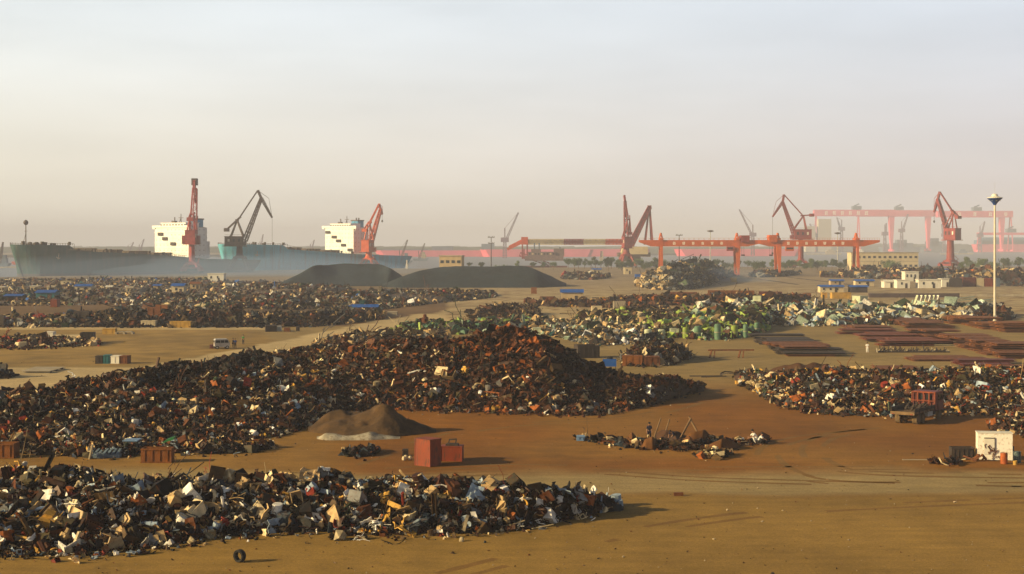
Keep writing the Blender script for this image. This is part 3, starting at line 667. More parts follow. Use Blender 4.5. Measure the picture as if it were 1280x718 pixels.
mb = MB(); mb.box(X(651.5), X(660), -2.4, 2.4, Z(306), Z(296.5)); mb.bar((X(655), 0, Z(302)), (X(634), 0, Z(312)), 3, 2); mb.bar((X(655), 0, Z(299)), (X(636), 0, Z(308.5)), 1.2); mb.build('boom_head', M_orangered, t)
mb = MB(); mb.truss((X(786), -4, Z(310)), (X(812), -1.2, Z(259)), 4.6, 2.6, .8, 10); mb.bar((X(785), -4, Z(310)), (X(811), -1, Z(259)), 2.2); mb.bar((X(790), 4, Z(310)), (X(812), 1, Z(259)), 2.2)
for s in (-1, 1): mb.bar((X(812), s, Z(258)), (X(815), s * 6, Z(306)), 1.3); mb.bar((X(811), s * 1.4, Z(262)), (X(806), s * 5, Z(306)), 1.0)
mb.box(X(809.5), X(814), -2, 2, Z(260), Z(257)); mb.build('shear_legs', M_redcrane, t)

# work barge under the boom
D = 1150; ox = wx(682, D); X = lambda p: wx(p, D) - ox; Z = lambda y: wz(y, D) - WZ
t = thing('work_barge', 'brown work barge with deckhouses and slim posts under the banded boom', 'barge', (ox, D, WZ), 0)
mb = MB(); mb.prism([(X(648), -2), (X(706), -2), (X(709), 4), (X(646), 4)], -9, 9); mb.build('hull', M_maroon, t)
mb = MB(); mb.box(X(656), X(704), -7, 7, Z(326), Z(320)); mb.box(X(660), X(694), -6, 6, Z(320), Z(315)); mb.box(X(692), X(705), -5, 5, Z(320), Z(311)); mb.box(X(664), X(676), -4, 4, Z(315), Z(311.5))
dh = mb.build('deckhouse', mat('purple_brown_deckhouse', (.16, .11, .11)), t)
for q in range(9): MB().box(X(661 + q * 3.7), X(663 + q * 3.7), -6.06, -5.98, Z(318.5), Z(316.5)).build('window', M_cream if q % 3 == 1 else M_glass, dh)
for p_, y0 in ((653, 306), (659, 306), (668, 304), (674, 304), (655, 311), (700, 309)): MB().bar((X(p_), 1, Z(324)), (X(p_), 1, Z(y0)), 1.0).build('post', M_redcrane if p_ < 662 else M_bluegrey, t)
mb = MB(); mb.truss((X(650), 0, Z(318)), (X(690), 0, Z(332)), 3, 2, .6, 8); mb.build('ladder_frame', M_redcrane, t)

# ships under construction on the far bank
def far_hull(px0, px1, ywl, ytop, label, m, m_top=None, ysup=None, sup=None, group='hulls in the far shipyard'):
    D = dist(ywl, WZ) - 60; ox = wx((px0 + px1) / 2, D); X = lambda p: wx(p, D) - ox
    t = thing('ship_hull', label, 'ship', (ox, D, WZ), 0, group); z1 = wz(ytop, D) - WZ; mb = MB(); x0, x1 = X(px0), X(px1); L = x1 - x0
    mb.add([(x0, 0, z1), (x0 + L * .05, -18, z1), (x1 - L * .03, -18, z1), (x1, -10, z1), (x1, 10, z1), (x1 - L * .03, 18, z1), (x0 + L * .05, 18, z1),
            (x0 + L * .03, 0, -1), (x0 + L * .09, -16, -1), (x1 - L * .06, -16, -1), (x1 - L * .03, -6, -1), (x1 - L * .03, 6, -1), (x1 - L * .06, 16, -1), (x0 + L * .09, 16, -1)],
           [(6, 5, 4, 3, 2, 1, 0)[::-1]] + [(i, (i + 1) % 7, 7 + (i + 1) % 7, 7 + i) for i in range(7)])
    mb.build('hull', m, t)
    if sup:
        for a, b_, y in sup: MB().box(X(a), X(b_), -12, 12, z1 + .02, wz(y, D) - WZ).build('deckhouse', m_top or M_bluegrey, t)
    return t
far_hull(468, 640, 320.6, 313.2, 'long pink primed hull across the river, right of the orange quay crane', M_pink, sup=[(540, 566, 308), (480, 536, 311.5)])
far_hull(600, 742, 320.8, 312.0, 'pink primed hull across the river below the banded boom', M_pink, sup=[(585 + 17, 618, 305)])
far_hull(703, 812, 320.4, 311.5, 'pink primed hull across the river behind the cream roofed barge', M_pink)
far_hull(842, 1000, 320, 311.5, 'pink primed hull across the river behind the left orange gantry', M_pink)
far_hull(1214, 1330, 315.2, 305.5, 'pink hull with blue upperworks at far right across the river', M_pink, mat('far_blue_paint', (.05, .17, .3)), sup=[(1219, 1300, 300.5), (1226, 1290, 297)])
far_hull(1098, 1150, 315.6, 309, 'grey-blue hull under the middle pink gantry', M_bluegrey, sup=[(1112, 1140, 304), (1120, 1132, 300)])
far_hull(1150, 1186, 315.4, 308, 'grey-blue hull with tall blocks left of the thick red crane', M_bluegrey, sup=[(1158, 1178, 302), (1163, 1172, 298)])
# small craft on the river
def boat(px, ywl, w_px, label, m, cm, crane=None, h=3.0):
    D = dist(ywl, WZ); ox = wx(px, D); s = D / F; t = thing('work_boat', label, 'boat', (ox, D, WZ), 0, 'small craft on the river'); L = w_px * s
    mb = MB(); mb.prism([(-L / 2, h), (-L / 2 + 2, -1), (L / 2 - 3, -1), (L / 2, h * 1.15)], -4, 4); mb.build('hull', m, t)
    mb = MB(); mb.box(L * .05, L * .32, -3, 3, h, h + 5); mb.box(L * .1, L * .26, -2.4, 2.4, h + 5, h + 8); mb.build('wheelhouse', cm, t)
    if crane: mb = MB(); mb.truss((-L * .1, 0, h), (-L * .1 + crane[0] * s, 0, h + crane[1] * s), 2, .8, .5, 8); mb.bar((-L * .1, 0, h), (-L * .15, 0, h + crane[1] * s * .5), .8); mb.bar((-L * .15, 0, h + crane[1] * s * .5), (-L * .1 + crane[0] * s, 0, h + crane[1] * s), .25); mb.build('derrick', M_greycrane, t)
boat(503, 329.5, 26, 'grey-blue work boat with slanted derrick, right of the orange quay crane', M_bluegrey, M_bluegrey, (9, 26))
boat(526, 326.5, 20, 'small hazy boat with a thin derrick behind the grey-blue work boat', M_bluegrey, M_conc, (7, 19))
boat(507, 341.2, 9, 'tiny white motor boat in the gap between the coal heaps', M_white, M_white, None, 1.2)
boat(2, 334, 22, 'hazy purple-grey derrick boat at the left edge beyond the breakwater', M_bluegrey, M_bluegrey, (4, 27))
boat(20, 331, 9, 'small red and blue tug seen left of the first bow', M_orangered, M_blue, None, 3)
boat(1030, 318.4, 44, 'long low sand barge on the river right of the second gantry', M_conc, M_conc, None, 2)
boat(1072, 318.2, 22, 'low cream barge on the river near the right gantry leg', M_cream, M_white, None, 2)
boat(1196, 318.2, 40, 'long low barge on the river behind the thick red crane', M_conc, M_bluegrey, None, 2)
boat(752, 326, 6, 'small concrete-coloured buoy boat left of the cream roofed barge', M_conc, M_conc, (0, 8), 4)

# thin hazy cranes far off
def far_crane(px, ybase, ymast, tipx, tipy, D, label, m=None, w=3):
    ox = wx(px, D); X = lambda p: wx(p, D) - ox; Z = lambda y: wz(y, D); m = m or M_bluegrey
    t = thing('luffing_crane', label, 'crane', (ox, D, 0), 0, 'distant luffing cranes')
    mb = MB(); mb.truss((0, 0, 0), (0, 0, Z(ymast)), w * 1.6, w, w * .3, 8); mb.build('mast', m, t)
    mb = MB(); mb.box(-w * 1.7, w * 1.7, -w, w, Z(ymast) - w * 2, Z(ymast) - .2); mb.build('machinery_house', m, t)
    mb = MB(); mb.truss((w * .6 * (1 if tipx > px else -1), 0, Z(ymast) - w), (X(tipx), 0, Z(tipy)), w * .8, w * .4, w * .22, 12); mb.build('jib', m, t)
    top = Z(ymast) + w * 4; mb = MB(); mb.bar((0, 0, Z(ymast)), (0, 0, top), w * .5); mb.bar((0, 0, top), (X(tipx), 0, Z(tipy)), w * .14); mb.build('top_mast', m, t)
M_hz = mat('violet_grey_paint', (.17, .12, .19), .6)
far_crane(631, 313, 297, 648, 266, 1900, 'violet grey crane with long slanted jib above the distant pink hull', M_hz)
far_crane(941, 309, 291, 924, 262, 2300, 'violet crane leaning left between the orange gantries', M_hz)
far_crane(1127, 309, 286, 1135, 268, 3300, 'hazy violet crane right of the first pink gantry leg', M_hz, 4)
far_crane(1106, 309, 290, 1108, 279, 3300, 'hazy violet crane left of the first pink gantry leg', M_hz, 4)
far_crane(1052, 309, 284, 1046, 272, 3300, 'hazy violet crane seen under the first pink gantry', M_hz, 4)
far_crane(1225, 309, 292, 1231, 277, 3300, 'hazy violet crane above the small salmon gantry', M_hz, 4)
far_crane(1180, 309, 292, 1177, 280, 3300, 'hazy violet crane left of the thick red crane', M_hz, 3.5)
far_crane(160, 316, 314, 167, 303, 2200, 'hazy slanted crane jib just left of the first white bridge block', M_hz, 2)
far_crane(174, 316, 313, 180, 299, 2200, 'taller hazy crane jib close left of the first white bridge block', M_hz, 2)
far_crane(325, 312, 309, 329, 293, 2200, 'hazy crane jib above the teal hull', M_hz, 2)
far_crane(388, 312, 312, 393, 300, 2200, 'hazy crane jib just left of the second white bridge block', M_hz, 2)
far_crane(1000 + 22, 309, 292, 1012, 280, 3300, 'hazy violet crane left of the pink gantries', M_hz, 4)
D = 3300
for px, w, y in ((1030, 8, 274), (1012, 6, 283)):
    mb = MB(); x = wx(px, D); s = D / F; mb.box(-w * s, w * s, -10, 10, 0, wz(y, D)); 
    for k in range(6): mb.box(-w * s - .5, w * s + .5, -10.5, 10.5, wz(y, D) * (k + 1) / 7 - .6, wz(y, D) * (k + 1) / 7)
    o = mb.build('tower_block', mat('pale_tower_concrete', (.45, .42, .36), .9), loc=(x, D, 0)); tag(o, 'pale hazy tower block behind the first pink gantry leg' if px > 1020 else 'lower pale hazy tower block beside the red quay crane', 'building')

# floodlight masts and utility poles
def light_mast(px, d, top, label, big=True):
    t = thing('light_mast', label, 'light mast', (wx(px, d), d, 0), 0, 'floodlight masts')
    if big:
        MB().lathe([(.42, 0), (.42, .5), (.30, .6), (.27, top * .5), (.2, top - 1.6)], 14).build('pole', mat('cream_mast_paint', (.55, .50, .40), .5, var=.15), t)
        hd = MB().lathe([(.3, top - 1.7), (.55, top - 1.25), (1.1, top - .65), (1.6, top - .3), (1.72, top - .12)], 24).build('lamp_head', mat('mast_blue_enamel', (.012, .06, .25), .35, var=.1), t)
        MB().lathe([(1.75, top - .11), (1.75, top), (1.1, top + .18), (.75, top + .32), (.66, top + .7), (.4, top + .88), (.05, top + .94)], 24).build('cap', M_white, hd)
        MB().tube((0, 0, top + 1.2), (0, 0, top + 3.6), .03, .02).build('lightning_rod', M_steel, hd)
        for k in range(8):
            a = k * math.pi / 4; MB().box(-.09, .09, -.08, .08, -.06, .06).build('floodlight', M_steel, hd).location = (1.25 * math.cos(a), 1.25 * math.sin(a), top - .72)
        MB().box(-.28, .28, -.46, -.3, .7, 1.6).build('hatch_door', M_steel, t)
    else:
        MB().tube((0, 0, 0), (0, 0, top), .45, .25).build('pole', M_steel, t)
        mb = MB(); mb.lathe([(.3, top), (2.4, top + .6), (2.4, top + 1.1), (.3, top + 1.6)], 12); hd = mb.build('lamp_head', M_greycrane, t)
light_mast(1243.5, dist(403), 28.6, 'tall slender floodlight mast with blue and white saucer head at right')
light_mast(888, 1090, 26.5, 'thin hazy floodlight mast behind the left orange gantry', False)
light_mast(1047, 1100, 25.0, 'thin hazy floodlight mast behind the right orange gantry', False)
def pole(px, d, ytop, label, arms=2):
    t = thing('utility_pole', label, 'utility pole', (wx(px, d), d, 0), 0, 'utility poles'); zt = wz(ytop, d)
    MB().tube((0, 0, 0), (0, 0, zt), .4, .22).build('pole', M_dark, t)
    for k in range(arms):
        z = zt - .5 - k * 4.2; mb = MB(); mb.bar((-2.4 + k * .3, 0, z), (2.4 - k * .3, 0, z), .3, .4)
        for x in (-2, -1, 1, 2): mb.tube((x, 0, z + .15), (x, 0, z + .9), .18)
        mb.build('crossarm', M_dark, t)
pole(614, 1030, 296, 'dark utility pole with two crossarms behind the right coal heap')
pole(849, 1040, 293.5, 'dark utility pole with two crossarms behind the left orange gantry')

# trees on the waterfront
def tree_proto(name, h, w, seed, leaf_c):
    r = random.Random(seed); t = thing(name, 'x', 'tree', (0, 0, 0))
    mb = MB(); mb.tube((0, 0, 0), (0, 0, h * .45), h * .03, h * .018, 7)
    for k in range(6): a = r.uniform(0, 6.28); mb.tube((0, 0, h * r.uniform(.25, .42)), (math.cos(a) * w * .35, math.sin(a) * w * .35, h * r.uniform(.55, .85)), h * .014, h * .004, 5)
    mb.build('trunk', M_wood, t)
    mb = MB(); cl = [(Vector((r.gauss(0, w * .2), r.gauss(0, w * .2), h * r.uniform(.38, .88))), r.uniform(.14, .26) * w) for _ in range(11)]
    for c, rad in cl:
        for _ in range(150):
            d = Vector((r.gauss(0, 1), r.gauss(0, 1), r.gauss(0, .8))).normalized() * rad * r.uniform(.4, 1.15); p = c + d
            u = Vector((r.gauss(0, 1), r.gauss(0, 1), r.gauss(0, 1))).normalized(); v = u.orthogonal().normalized(); s = r.uniform(.12, .3)
            mb.add([p - u * s - v * s * .6, p + u * s - v * s * .5, p + u * s * .8 + v * s * .6, p - u * s * .7 + v * s * .5], [(0, 1, 2, 3)])
    m = mat(name + '_leaves', leaf_c, .8, scale=.5, var=.5); mb.build('crown', m, t); return t
P1 = tree_proto('broadleaf_tree', 7.5, 6.5, 3, (.075, .11, .03)); P2 = tree_proto('broadleaf_tree', 6.0, 7.5, 8, (.055, .08, .035)); P3 = tree_proto('broadleaf_tree', 8.0, 5.0, 21, (.06, .085, .03))
protos = [P1, P2, P3]; used = [0, 0, 0]
zones = [(706, 742, 5, 'left of the cream roofed barge'), (742, 800, 9, 'in front of the cream roofed barge'), (800, 835, 5, 'beside the left leg of the orange gantries'), (880, 925, 7, 'behind the slate dump heap'),
         (930, 968, 5, 'between the two orange gantries'), (975, 1010, 6, 'at the foot of the left-reaching red crane'), (1012, 1066, 9, 'under the right orange gantry beam'), (1078, 1130, 6, 'before the yellow two-storey building'),
         (1200, 1245, 7, 'left of the tall floodlight mast'), (1247, 1300, 5, 'right of the tall floodlight mast'), (560, 705, 9, 'just above the right coal heap')]
for a, b_, n, where in zones:
    for k in range(n):
        px = a + (b_ - a) * (k + .5 + rnd.uniform(-.35, .35)) / n; d = rnd.uniform(985, 1085); kind = rnd.randrange(3); P = protos[kind]; loc = (wx(px, d), d, 0); s = rnd.uniform(.75, 1.15) * (.75 if b_ < 706 else 1)
        lab = ['rounded green', 'low dark green', 'slim green'][kind] + ' tree, ' + ('first', 'second', 'third', 'fourth', 'fifth', 'sixth', 'seventh', 'eighth', 'ninth')[k] + ' from the left ' + where
        if used[kind]: o = dup(P, loc, rnd.uniform(0, 6), lab, s)
        else: o = P; used[kind] = 1; o.location = loc; o['label'] = lab
        o['group'] = 'trees along the waterfront'
# ================================================================ SCRAP
def tri(fs):
    o = []
    for f in fs:
        for i in range(1, len(f) - 1): o.append((f[0], f[i], f[i + 1]))
    return o
def grid_sheet(nx, ny, fn, th=.05):
    V = []; 
    for s in (-th / 2, th / 2):
        for j in range(ny + 1):
            for i in range(nx + 1):
                x, y = i / nx - .5, j / ny - .5; p = fn(x, y); V.append((p[0], p[1], p[2] + s))
    n = (nx + 1) * (ny + 1); fs = []
    for j in range(ny):
        for i in range(nx):
            a = j * (nx + 1) + i; q = (a, a + 1, a + nx + 2, a + nx + 1); fs.append(tuple(v + n for v in q)); fs.append(q[::-1])
    edge = [i for i in range(nx)] ; 
    loop = list(range(0, nx + 1)) + [(j + 1) * (nx + 1) - 1 for j in range(1, ny + 1)] + [ny * (nx + 1) + i for i in range(nx - 1, -1, -1)] + [j * (nx + 1) for j in range(ny - 1, 0, -1)]
    for k in range(len(loop)): a, b_ = loop[k], loop[(k + 1) % len(loop)]; fs.append((a, b_, b_ + n, a + n))
    return V, fs
def templates(seed=5):
    r = random.Random(seed); out = {}
    def put(kind, mb_or): V, fs = (mb_or.v, mb_or.f) if isinstance(mb_or, MB) else mb_or; out.setdefault(kind, []).append((np.array(V, float), np.array(tri(fs))))
    for _ in range(5):                                            # bent sheet
        k = r.uniform(.2, .9); ang = r.uniform(-.5, .5); put('bent sheet', grid_sheet(6, 3, lambda x, y: (x * (1 - .3 * k), y * .7 + x * ang * .3, k * abs(x) ** 1.3 * .9 + .12 * math.sin(7 * y + 5 * x))))
    for s_ in range(4):                                           # crumpled panel
        q = [[r.gauss(0, .055) for _ in range(8)] for _ in range(8)]; put('crumpled panel', grid_sheet(5, 5, lambda x, y: (x + q[int((x + .5) * 5 + .1)][1] * .5, y * .9 + q[int((y + .5) * 5 + .1)][2] * .5, q[int((x + .5) * 5 + .1)][int((y + .5) * 5 + .1)] * 1.3)))
    for _ in range(3):                                            # dented open casing
        mb = MB(); a, b_, c = r.uniform(.35, .5), r.uniform(.25, .4), r.uniform(.2, .45); t = .04
        mb.box(-a, a, -b_, b_, -c, -c + t); mb.box(-a, -a + t, -b_, b_, -c + t, c); mb.box(a - t, a, -b_, b_, -c + t, c); mb.box(-a + t, a - t, b_ - t, b_, -c + t, c)
        if r.random() < .6: mb.box(-a + t, a - t, -b_, -b_ + t, -c + t, c * r.uniform(-.2, .8))
        mb.v = [(x + .14 * z * r.uniform(.3, 1) + r.gauss(0, .02), y + .1 * x * z + r.gauss(0, .02), z + r.gauss(0, .025)) for x, y, z in mb.v]; put('dented casing', mb)
    for _ in range(4):                                            # crushed block
        mb = MB(); a, b_, c = r.uniform(.3, .5), r.uniform(.25, .45), r.uniform(.15, .35)
        mb.box(-a, a, -b_, b_, -c, c); mb.v = [(x + r.gauss(0, .08), y + r.gauss(0, .08), z + r.gauss(0, .07)) for x, y, z in mb.v]; mb.box(-a * .4, a * .7, -b_ * .6, b_ * .5, c * .5, c * 1.5); put('crushed block', mb)
    for _ in range(3):                                            # pipe with elbow
        mb = MB(); e = Vector((r.uniform(.1, .4), r.uniform(-.3, .3), r.uniform(.1, .4))); mb.tube((-.6, 0, 0), (.2, 0, 0), .07, n=7); mb.tube((.2, 0, 0), Vector((.2, 0, 0)) + e, .07, n=7); mb.lathe([(.11, -.03), (.11, .03)], 7, (-.6, 0, 0)); put('bent pipe', mb)
    for _ in range(2):                                            # channel section
        mb = MB(); l = r.uniform(.6, .9); mb.box(-l, l, -.09, .09, -.015, .015); mb.box(-l, l, -.09, -.07, .015, .12); mb.box(-l, l, .07, .09, .015, .12); mb.v = [(x, y + .25 * x * x, z + .1 * math.sin(3 * x)) for x, y, z in mb.v]; put('twisted channel', mb)
    for rr, w_ in ((.42, .13), (.36, .2)):                        # hoop
        mb = MB(); n = 14; vs = []
        for i in range(n):
            a = 2 * math.pi * i / n; sx = 1.1 if w_ < .15 else 1
            for q, z in ((rr, -w_ / 2), (rr, w_ / 2), (rr * .74, w_ / 2), (rr * .74, -w_ / 2)): vs.append((q * math.cos(a) * sx, q * math.sin(a), z))
        mb.add(vs, [(i * 4 + k, i * 4 + (k + 1) % 4, ((i + 1) % n) * 4 + (k + 1) % 4, ((i + 1) % n) * 4 + k) for i in range(n) for k in range(4)]); put('steel hoop', mb)
    for _ in range(2):                                            # flattened drum
        mb = MB(); sq = r.uniform(.45, .8); mb.lathe([(.02, -.45), (.28, -.44), (.29, -.15), (.31, -.13), (.29, -.11), (.29, .15), (.31, .17), (.29, .19), (.28, .44), (.02, .45)], 11); mb.v = [(x, y * sq + .1 * z * x, z) for x, y, z in mb.v]; put('squashed drum', mb)
    for _ in range(2):                                            # motor lump
        mb = MB(); mb.tube((-.35, 0, 0), (.3, 0, 0), .24, .22, 9); mb.tube((.3, 0, 0), (.5, 0, 0), .12, .1, 7); mb.box(-.3, .25, -.28, .28, -.34, -.24); mb.box(-.15, .1, -.12, .12, .2, .36); put('motor lump', mb)
    for _ in range(2):                                            # rod tangle
        mb = MB()
        for k in range(5): p = Vector((r.gauss(0, .3), r.gauss(0, .2), r.gauss(0, .15))); q = p + Vector((r.gauss(0, .6), r.gauss(0, .4), r.gauss(0, .3))); s = (p + q) / 2 + Vector((0, 0, r.gauss(0, .2))); mb.bar(p, s, .04); mb.bar(s, q, .04)
        put('rod tangle', mb)
    return out
TPL = templates(); FLAT = [(k, i) for k in TPL for i in range(len(TPL[k]))]
PAL = {'charcoal': (.018, .017, .018), 'soot black': (.008, .008, .009), 'dark rust': (.055, .020, .010), 'rust brown': (.13, .042, .014), 'orange rust': (.26, .075, .015), 'bronze': (.14, .085, .035),
       'olive brown': (.075, .06, .028), 'cream': (.62, .50, .30), 'white': (.78, .74, .66), 'pale tan': (.42, .29, .14), 'ochre yellow': (.50, .28, .05), 'grey': (.17, .17, .165),
       'pale blue grey': (.26, .33, .40), 'slate blue': (.05, .075, .10), 'dull red': (.22, .03, .018), 'dull green': (.06, .10, .05), 'lime green': (.25, .35, .07), 'sea green': (.10, .20, .13), 'mint': (.36, .46, .36), 'teal': (.02, .12, .13), 'bright blue': (.02, .12, .45)}
def palette(**k): names = [n.replace('_', ' ') for n in k]; w = np.array(list(k.values()), float); return names, w / w.sum()
P_FRONT = palette(charcoal=19, soot_black=13, dark_rust=16, rust_brown=10, bronze=8, olive_brown=7, cream=8, white=7, pale_tan=8, ochre_yellow=2, grey=6, pale_blue_grey=5, slate_blue=5, dull_red=1.5, orange_rust=2.5, dull_green=1)
P_MID = palette(dark_rust=26, rust_brown=18, charcoal=12, soot_black=8, bronze=10, olive_brown=8, orange_rust=6, cream=4.5, white=2, pale_tan=4.5, ochre_yellow=1.2, grey=2.5, slate_blue=2.5)
P_PEAK = palette(dark_rust=30, rust_brown=34, orange_rust=13, soot_black=10, charcoal=6, bronze=4, pale_tan=1, cream=.6)
P_LIGHT = palette(olive_brown=18, bronze=14, pale_tan=14, charcoal=14, dark_rust=14, grey=6, cream=6, rust_brown=8, slate_blue=4)
P_RIGHT = palette(charcoal=17, soot_black=6, dark_rust=19, rust_brown=13, bronze=10, olive_brown=10, cream=6, white=2, pale_tan=7, ochre_yellow=2, grey=4, pale_blue_grey=3, slate_blue=3, dull_red=3, orange_rust=5, dull_green=2)
P_GREEN = palette(lime_green=24, dull_green=14, sea_green=10, olive_brown=18, charcoal=16, pale_tan=7, cream=5, mint=5, rust_brown=6, dark_rust=8)
P_PALE = palette(mint=17, pale_blue_grey=11, cream=20, white=8, sea_green=5, dull_green=7, olive_brown=20, charcoal=22, grey=8, pale_tan=9, rust_brown=4, dark_rust=3)
P_FAR = palette(pale_tan=7, cream=4, olive_brown=18, dark_rust=14, rust_brown=14, charcoal=14, grey=8, slate_blue=7, teal=1, white=1.5, dull_red=1, dull_green=4, bright_blue=.5)
P_DARK = palette(charcoal=20, slate_blue=14, dark_rust=18, soot_black=12, rust_brown=8, olive_brown=8, grey=4, pale_tan=2)
P_RUSTROW = palette(rust_brown=20, dark_rust=26, orange_rust=5, bronze=14, charcoal=16, ochre_yellow=2, pale_tan=3)
P_DUMP = palette(slate_blue=24, charcoal=22, olive_brown=16, grey=12, dull_green=6, pale_tan=6)
def rotm(n):
    q = npr.normal(size=(n, 4)); q /= np.linalg.norm(q, axis=1)[:, None]; w, x, y, z = q.T
    return np.stack([1 - 2 * (y * y + z * z), 2 * (x * y - z * w), 2 * (x * z + y * w), 2 * (x * y + z * w), 1 - 2 * (x * x + z * z), 2 * (y * z - x * w), 2 * (x * z - y * w), 2 * (y * z + x * w), 1 - 2 * (x * x + y * y)], 1).reshape(n, 3, 3)
def scatter(P, size, tints, kinds=None, flatness=0.35):
    """join many pieces into arrays: P positions, size per piece, tints per piece"""
    n = len(P); Vs, Ts, Cs = [], [], []; base = 0
    ch = npr.integers(0, len(FLAT) if kinds is None else len(kinds), n)
    Rm = rotm(n); fl = npr.random(n) < flatness                     # some lie flat
    az = npr.random(n) * 6.283; tilt = npr.normal(0, .35, n); ca, sa = np.cos(az), np.sin(az)
    for i in np.nonzero(fl)[0]:
        M = Matrix.Rotation(az[i], 3, 'Z') @ Matrix.Rotation(tilt[i], 3, 'X') @ Matrix.Rotation(npr.normal(0, .3), 3, 'Y'); Rm[i] = np.array(M)
    for i in range(n):
        k, j = (FLAT[ch[i]] if kinds is None else kinds[ch[i]]); v, t = TPL[k][j]
        lg = 1.2 if k in ('bent pipe', 'twisted channel', 'rod tangle') else 1.0
        Vs.append((v * np.array([lg, 1, 1]) * size[i] * (0.7 + 0.6 * ((i * 7) % 10) / 10 * np.array([1, .8, .6]) + .2)) @ Rm[i].T + P[i]); Ts.append(t + base); base += len(v)
        Cs.append(np.repeat(tints[i][None], len(v), 0))
    return np.concatenate(Vs), np.concatenate(Ts), np.concatenate(Cs)
def nz(x, y, s, k=0): return noise.noise(Vector((x * s, y * s, k)))
class Heap:
    """cols: (px, py of the front foot, py of the crest, crest height, depth behind the crest)"""
    def __init__(s, cols, rough=.25, seed=0):
        s.c = []; s.rough = rough; s.seed = seed
        for px, pf, pc, h, back in cols:
            yf = dist(pf); yc = max(dist(pc, h), yf + 1.0); s.c.append((px, yf, yc, h, yc + back))
        s.c = np.array(s.c); w = (s.c[-1, 0] - s.c[0, 0]) * .035; g = np.linspace(s.c[0, 0], s.c[-1, 0], 400); s.g = g
        s.t = [np.mean([np.interp(g + o * w, s.c[:, 0], s.c[:, k]) for o in (-1, -.6, -.3, 0, .3, .6, 1)], 0) for k in (1, 2, 3, 4)]
    def at(s, px): return [float(np.interp(px, s.g, t)) for t in s.t]
    def z(s, px, t):
        yf, yc, h, yb = s.at(px); Y = yf + (yb - yf) * t; tc = (yc - yf) / (yb - yf)
        if t < tc: q = t / tc; p = q * (1.75 - .75 * q)
        else: q = (t - tc) / (1 - tc); p = (1 - q) * (1 + .55 * q)
        X = wx(px, Y); e = min(1, 4 * min(t, 1 - t) + .05)
        hh = h * p * (1 + s.rough * 1.2 * nz(X, Y, .11, s.seed)) + e * min(h, 2.2) * s.rough * (nz(X, Y, .35, s.seed + 5) * 1.1 + nz(X, Y, .9, s.seed + 9) * .5)
        return X, Y, max(hh, -.05)
    def surface(s, nx, ny, tint):
        px = np.linspace(s.c[0, 0], s.c[-1, 0], nx); V = []
        for p in px:
            for j in range(ny): X, Y, z = s.z(p, j / (ny - 1)); V.append((X, Y, z - (.12 if 0 < j < ny - 1 else .3)))
        ii = (np.arange(nx - 1)[:, None] * ny + np.arange(ny - 1)[None]).ravel()
        T = np.concatenate([np.stack([ii, ii + ny, ii + ny + 1], 1), np.stack([ii, ii + ny + 1, ii + 1], 1)]); V = np.array(V)
        return V, T, np.repeat(np.array(tint)[None], len(V), 0)
    def sample(s, n, fb=1.0):
        """random surface points, denser on the camera side"""
        out = []; px0, px1 = s.c[0, 0], s.c[-1, 0]
        w = np.interp(np.linspace(px0, px1, 200), s.c[:, 0], (s.c[:, 4] - s.c[:, 1]) * s.c[:, 2]); cdf = np.cumsum(w) / w.sum()
        for _ in range(n):
            p = float(np.interp(npr.random(), cdf, np.linspace(px0, px1, 200))); t = float(npr.random()) ** fb
            out.append(s.z(p, t) + (p, t))
        return out
def heap_obj(name, label, cat, cols, n, size, pal, m=None, base=(.02, .013, .009), surf=(120, 20), palfn=None, fb=1.25, rough=.25, seed=0, kinds=None, group=None, lift=.1, spill=.06, flatness=.35, gaps=None):
    hp = Heap(cols, rough, seed); S = hp.sample(n, fb)
    if gaps is not None: S = [a for a in S if noise.noise(Vector((a[0] * .012, a[1] * .045, seed))) > gaps]; n = len(S)
    P = np.array([(a[0], a[1], a[2] + lift * size) for a in S]); sz = size * .86 * np.exp(npr.normal(0, .52, n)); sz = np.clip(sz, size * .28, size * 2.6)
    names, w = pal; tn = np.zeros((n, 3)); pick = npr.choice(len(names), n, p=w)
    for i, a in enumerate(S):
        if palfn:
            q = palfn(a[3], a[4], a[0], a[1])
            if q is not None: tn[i] = PAL[q[0][npr.choice(len(q[0]), p=q[1])]]; continue
        tn[i] = PAL[names[pick[i]]]
    tn *= np.where(tn.max(1, keepdims=True) < .15, .5, .9) * np.exp(npr.normal(0, .25, (n, 1))); tn = np.clip(tn, .004, .85)
    k = npr.random(n) < spill                                          # bits that rolled off the foot
    for i in np.nonzero(k)[0]:
        yf = hp.at(S[i][3])[0]; Y = yf - abs(npr.normal(0, 1)) * min(2.2, size * 2.5); P[i] = (wx(S[i][3], Y), Y, sz[i] * .12); sz[i] *= .6
    V1, T1, C1 = hp.surface(*surf, base); V2, T2, C2 = scatter(P, sz, tn, kinds, flatness)
    me = mesh_np(name, np.concatenate([V1, V2]), np.concatenate([T1, T2 + len(V1)]), np.concatenate([C1, C2]), m or M_scrap)
    o = bpy.data.objects.new(name, me); link(o); tag(o, label, cat, group); return hp

# --- the near heap
front_cols = [(-60, 690, 592, 2.4, 4), (0, 690, 594, 2.5, 4), (100, 690, 597, 2.6, 4), (200, 682, 598, 2.6, 3.5), (290, 668, 600, 2.5, 3.5), (400, 664, 601, 2.4, 3), (470, 668, 600, 2.4, 3), (540, 667, 604, 2.3, 3), (620, 664, 609, 2.2, 3), (680, 656, 615, 2.0, 2.5), (725, 648, 622, 1.6, 2.5), (752, 640, 626, .8, 2), (772, 637, 633, .15, 1)]
hpF = heap_obj('scrap_heap', 'long low mixed scrap metal heap nearest the camera at lower left', 'scrap heap', front_cols, 8500, .48, P_FRONT, surf=(260, 26), rough=.3, seed=1, group='scrap metal heaps')
